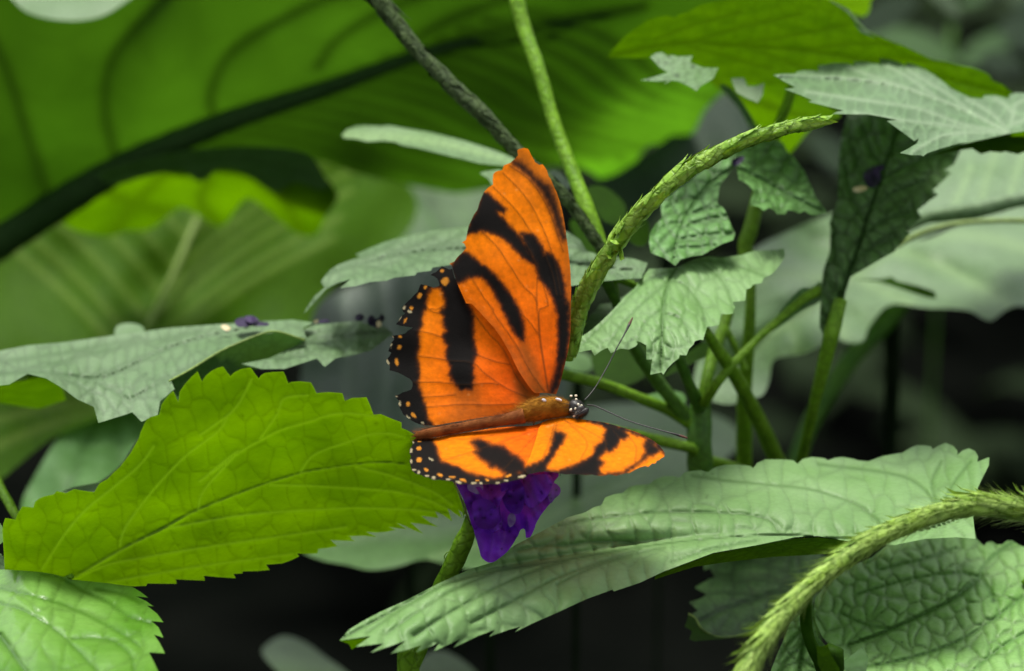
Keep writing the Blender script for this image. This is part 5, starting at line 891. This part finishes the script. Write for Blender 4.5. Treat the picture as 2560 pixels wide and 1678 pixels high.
# near pair, foreshortened toward the viewer
lh_out = W3((230, 436), (180, 445), (128, 458), (100, 475), (108, 500), (80, 540), (78, 575), (92, 600), (80, 640), (88, 680), (96, 712), (130, 745), (170, 752), (200, 770), (240, 775), (265, 795), (295, 798), (330, 795), (380, 803), (430, 808), (455, 825), (510, 836), (560, 828), (600, 838), (650, 828), (700, 836), (760, 830), (800, 835), (860, 818), (900, 812), (960, 798), (1030, 782), (1075, 745), (1130, 600), (1200, 400), (1240, 310), (1150, 330), (1100, 346), (950, 352), (820, 362), (750, 370), (600, 395), (500, 410), (400, 425), (280, 448))
lh_blk = [W3((280, 452), (270, 470), (300, 520), (318, 590), (345, 648), (450, 680), (500, 700), (560, 738), (640, 760), (700, 772), (780, 786), (840, 782), (900, 745), (960, 735), (1000, 742), (1070, 730), (1090, 760), (1000, 830), (900, 850), (500, 860), (60, 800), (40, 460), (150, 440)),
          (W3((590, 485), (640, 462), (700, 470), (760, 508), (820, 512), (860, 520), (900, 560), (950, 590), (1020, 640), (1040, 690), (1060, 740), (900, 750), (850, 735), (835, 712), (800, 690), (770, 700), (745, 690), (740, 662), (690, 640), (665, 620), (640, 590), (620, 570), (650, 552)), 6)]
lh_sp = sp(W3, 3.319, (92, 552, 15, 24, 0, 'c'), (92, 642, 12, 30, 0, 'c'), (112, 712, 22, 9, .2, 'c'), (155, 735, 16, 18, .5, 'c'), (222, 764, 26, 11, .1, 'c'), (280, 778, 20, 16, .5, 'c'), (400, 792, 26, 9, .1, 'c'), (488, 816, 32, 13, .3, 'c'), (612, 822, 30, 11, -.2, 'c'), (672, 824, 20, 10, .4, 'c'), (810, 824, 26, 9, -.2, 'c'), (882, 802, 22, 9, 0, 'c'), (1010, 768, 48, 11, -.25, 'c'),
           (155, 535, 26, 20, .1, 'a'), (160, 632, 26, 28, .3, 'a'), (218, 712, 26, 15, .4, 'a'), (330, 755, 32, 14, .35, 'a'), (432, 772, 34, 11, .1, 'a'), (522, 797, 36, 14, .3, 'a'), (722, 797, 20, 9, .3, 'a'), (900, 762, 34, 12, -.3, 'a'), (160, 474, 22, 8, 0, 'a'), (640, 800, 22, 8, 0, 'a'), (255, 624, 30, 10, .5, 'c'), (108, 482, 12, 10, 0, 'c'))
wing('hindwing', lh_out, W3((230, 436, -3), (80, 600, -12), (300, 795, -22), (600, 836, -26), (1030, 782, -25), (1240, 310, -1.5), (950, 352, -2), (600, 395, -2.5), (650, 600, -13), (1130, 550, -12)), lh_blk, veins=[W3((1150, 380), (900, 460), (600, 560), (350, 640)), W3((1150, 400), (1000, 560), (850, 720)), W3((900, 400), (600, 450), (300, 470)), W3((1130, 430), (1080, 600), (1040, 720))],
     spots=lh_sp, seed=221, red=(1330, 1060, 160), root=(1360, 1050), label='near hindwing edged with two rows of pale spots', vdark=.3)
lf_out = W3((1180, 318), (1230, 300), (1300, 284), (1360, 278), (1420, 281), (1480, 288), (1550, 300), (1620, 308), (1700, 320), (1790, 345), (1880, 372), (1970, 402), (2050, 440), (2110, 475), (2150, 508), (2180, 545), (2196, 575), (2194, 602), (2178, 612), (2160, 620), (2150, 632), (2132, 636), (2118, 660), (2090, 660), (2060, 688), (2036, 680), (1990, 692), (1950, 712), (1905, 738), (1870, 742), (1830, 752), (1795, 762), (1740, 752), (1700, 762),
            (1640, 762), (1590, 752), (1540, 758), (1480, 750), (1420, 748), (1380, 752), (1330, 745), (1260, 730), (1200, 728), (1150, 732), (1100, 745), (1050, 750), (1030, 700), (1080, 600), (1130, 450), (1150, 370))
lf_blk = [W3((1285, 400), (1330, 402), (1372, 432), (1350, 480), (1320, 520), (1290, 565), (1250, 630), (1212, 688), (1215, 712), (1330, 735), (1310, 760), (1030, 770), (1020, 700), (1080, 680), (1180, 640), (1240, 572), (1262, 490)),
          W3((1690, 478), (1712, 520), (1690, 570), (1645, 615), (1685, 650), (1650, 700), (1655, 770), (1300, 770), (1320, 720), (1400, 695), (1480, 662), (1560, 620), (1602, 588), (1625, 520)),
          W3((1600, 304), (1750, 336), (1850, 378), (1892, 428), (1862, 462), (1825, 450), (1812, 500), (1770, 545), (1735, 562), (1700, 540), (1692, 450), (1712, 380), (1680, 340)),
          (W3((2030, 470), (2100, 490), (2130, 510), (2150, 560), (2100, 590), (2060, 592), (2030, 630), (1980, 655), (1900, 720), (1880, 750), (1700, 775), (1660, 750), (1850, 735), (1900, 690), (1990, 640), (2035, 580)), 6),
          (W3((1550, 295), (1800, 345), (2050, 436), (2160, 510), (2200, 580), (2185, 580), (2140, 515), (2040, 448), (1790, 356), (1550, 308)), 4)]
wing('forewing', lf_out, W3((1180, 318, -2), (1400, 280, -2.5), (1880, 372, -7), (2195, 590, -16), (1990, 690, -20), (1640, 760, -23), (1330, 745, -24), (1050, 748, -24.5), (1130, 450, -9), (1550, 520, -13)), lf_blk,
     brown=[(W3((1230, 330), (1330, 340), (1350, 400), (1290, 420), (1240, 480), (1200, 470)), .35)], veins=[W3((1280, 330), (1240, 480), (1180, 620), (1100, 720)), W3((1350, 300), (1500, 360), (1650, 440), (1720, 500)), W3((1370, 300), (1550, 480), (1500, 620)), W3((1770, 390), (1815, 450), (1800, 540)), W3((1890, 430), (1960, 520), (1950, 640)), W3((1690, 470), (1710, 530), (1640, 620)), W3((1300, 310), (1290, 400))],
     seed=231, root=(1380, 1045), label='near forewing reaching right, black barred with frayed tip', vdark=.35)
# body
def blob(name, P, mat, label=None, ring=20, parent=bf, fuzz=0, seed=1, bump=0):
    V, F, C, R, T, A = tube_mesh(P, ring, 3, bump, seed)
    if fuzz:
        r = np.random.default_rng(seed)
        for j in range(fuzz):
            i = r.integers(0, len(C)); th = r.uniform(0, 6.28); a, b = A[i]; rad = math.cos(th) * a + math.sin(th) * b
            p0 = C[i] + rad * R[i] * .97; d = rad * r.uniform(.3, 1) - T[i] * r.uniform(.4, 1.4); d /= np.linalg.norm(d); L = r.uniform(.0006, .0016)
            s = np.cross(d, rad); s = s / (np.linalg.norm(s) + 1e-9) * .00004; k0 = len(V)
            V += [p0 - s, p0 + s, p0 + d * L]; F.append((k0, k0 + 1, k0 + 2))
    return mesh_obj(name, V, F, mat, parent, label=label)
def T3(pts, z, r, win=W3, sc=3.319):
    return [(x, y, z_, r_ / sc) for (x, y), z_, r_ in zip(win(*pts), z, r)]
blob('abdomen', T3([(118, 432), (135, 428), (200, 415), (300, 398), (420, 378), (560, 352), (700, 325), (820, 305), (930, 285), (1030, 262)], [-4.5] * 4 + [-3.5] * 6, [5, 27, 37, 40, 41, 41, 42, 46, 54, 62]), M['abd'], 'long reddish-brown abdomen', fuzz=1500, seed=3)
thx = blob('thorax', T3([(960, 258), (1000, 250), (1060, 235), (1130, 215), (1210, 200), (1300, 195), (1370, 205), (1420, 208), (1450, 205)], [-2] * 9, [26, 60, 82, 92, 94, 86, 70, 52, 34]), M['fuzz'], 'furry golden-brown thorax', fuzz=2600, seed=4)
hd = blob('head', T3([(1395, 200), (1410, 200), (1440, 200), (1475, 205), (1505, 215), (1530, 222), (1540, 225)], [-2.5] * 7, [26, 56, 74, 72, 56, 34, 8]), M['blk'], 'black head with cream dots', fuzz=300, seed=5)
def ball(name, x, y, dz, r, mat, parent, sx=1, ang=0):
    V = []; F = []; c = place([x], [y], [dz])[0]; n, m = 10, 7; rr = r / FPX * D0
    for i in range(m + 1):
        for k in range(n):
            th = math.pi * i / m; ph = 6.2832 * k / n; a, b = math.sin(th) * math.cos(ph) * sx, math.cos(th)
            a, b = a * math.cos(ang) - b * math.sin(ang), a * math.sin(ang) + b * math.cos(ang)
            V.append(c + rr * (a * RT + b * UP - .6 * math.sin(th) * math.sin(ph) * FW))
    F = [(i * n + k, i * n + (k + 1) % n, (i + 1) * n + (k + 1) % n, (i + 1) * n + k) for i in range(m) for k in range(n)]
    return mesh_obj(name, V, F, mat, parent)
for x, y, r, sx, an in ((1460, 98, 10, 1.2, 0), (1462, 130, 12, .9, .3), (1480, 172, 13, .8, .4), (1506, 180, 9, 1.2, 0), (1418, 216, 15, .7, -.3), (1455, 205, 12, .7, -.3), (1470, 235, 11, 2.2, 1.0), (1450, 262, 11, 1.9, .6), (1420, 100, 9, 1.3, 0)):
    (px, py), = W3((x, y)); rr = math.hypot(x - 1462, (y - 200)); dzz = -2.5 - math.sqrt(max(0, 74 ** 2 - min(rr, 73) ** 2)) / 3.319 / 16.0 - .15
    ball('cream_dot', px, py, dzz, r / 3.319, M['dot'], hd, sx, an)
for x, y, r, sx in ((1195, 135, 13, 1.6), (1318, 130, 11, 2.6)):
    (px, py), = W3((x, y)); ball('pale_spot', px, py, -3.4, r / 3.319, M['palespot'], thx, sx, -.35)
ball('eye', *W3((1500, 215))[0], -4.2, 11, M['blk'], hd, 1.1, .3)
blob('palp', T3([(1470, 262), (1490, 250), (1520, 235), (1548, 215), (1562, 200)], [-4] * 5, [22, 32, 34, 24, 4]), M['blk'], 'bristly black mouthpart', fuzz=260, seed=7, parent=hd)
def ant(pts, z, label):
    P = [(x, y, a, b) for (x, y), a, b in zip(R5(*pts), z, [1.5] * (len(pts) - 3) + [2.0, 3.6, 1.8])]
    V, F, *_ = tube_mesh(P, 8, 4, 0, 0); n = len(F)
    o = mesh_obj('antenna', V, F, [M['blk'], M['club']], bf, label=label)
    for p in o.data.polygons:
        if p.index > n * .9: p.material_index = 1
ant([(1588, 1172), (1620, 1140), (1665, 1080), (1700, 1020), (1750, 930), (1795, 840), (1850, 740), (1880, 680), (1902, 636)], [-2, -1.5, 0, 2, 4, 6, 8, 9, 10], 'antenna pointing up in front of the pale leaf')
ant([(1605, 1202), (1660, 1210), (1750, 1250), (1850, 1295), (1950, 1330), (2050, 1358), (2150, 1385), (2210, 1402), (2258, 1418)], [-3, -3, -4, -5, -6, -7, -8, -8, -9], 'antenna pointing right above the near wing')
for k, (x0, x1) in enumerate(((1120, 1060), (1180, 1170), (1260, 1250), (1300, 1330))):
    tube('leg', bf, T3([(x0, 250), (x0 - 20 + 40 * (k % 2), 420), ((x0 + x1) / 2, 560), (x1, 760)], [0, 4, 2, -6], [5, 4.5, 4, 3]), M['blk'], ring=6)
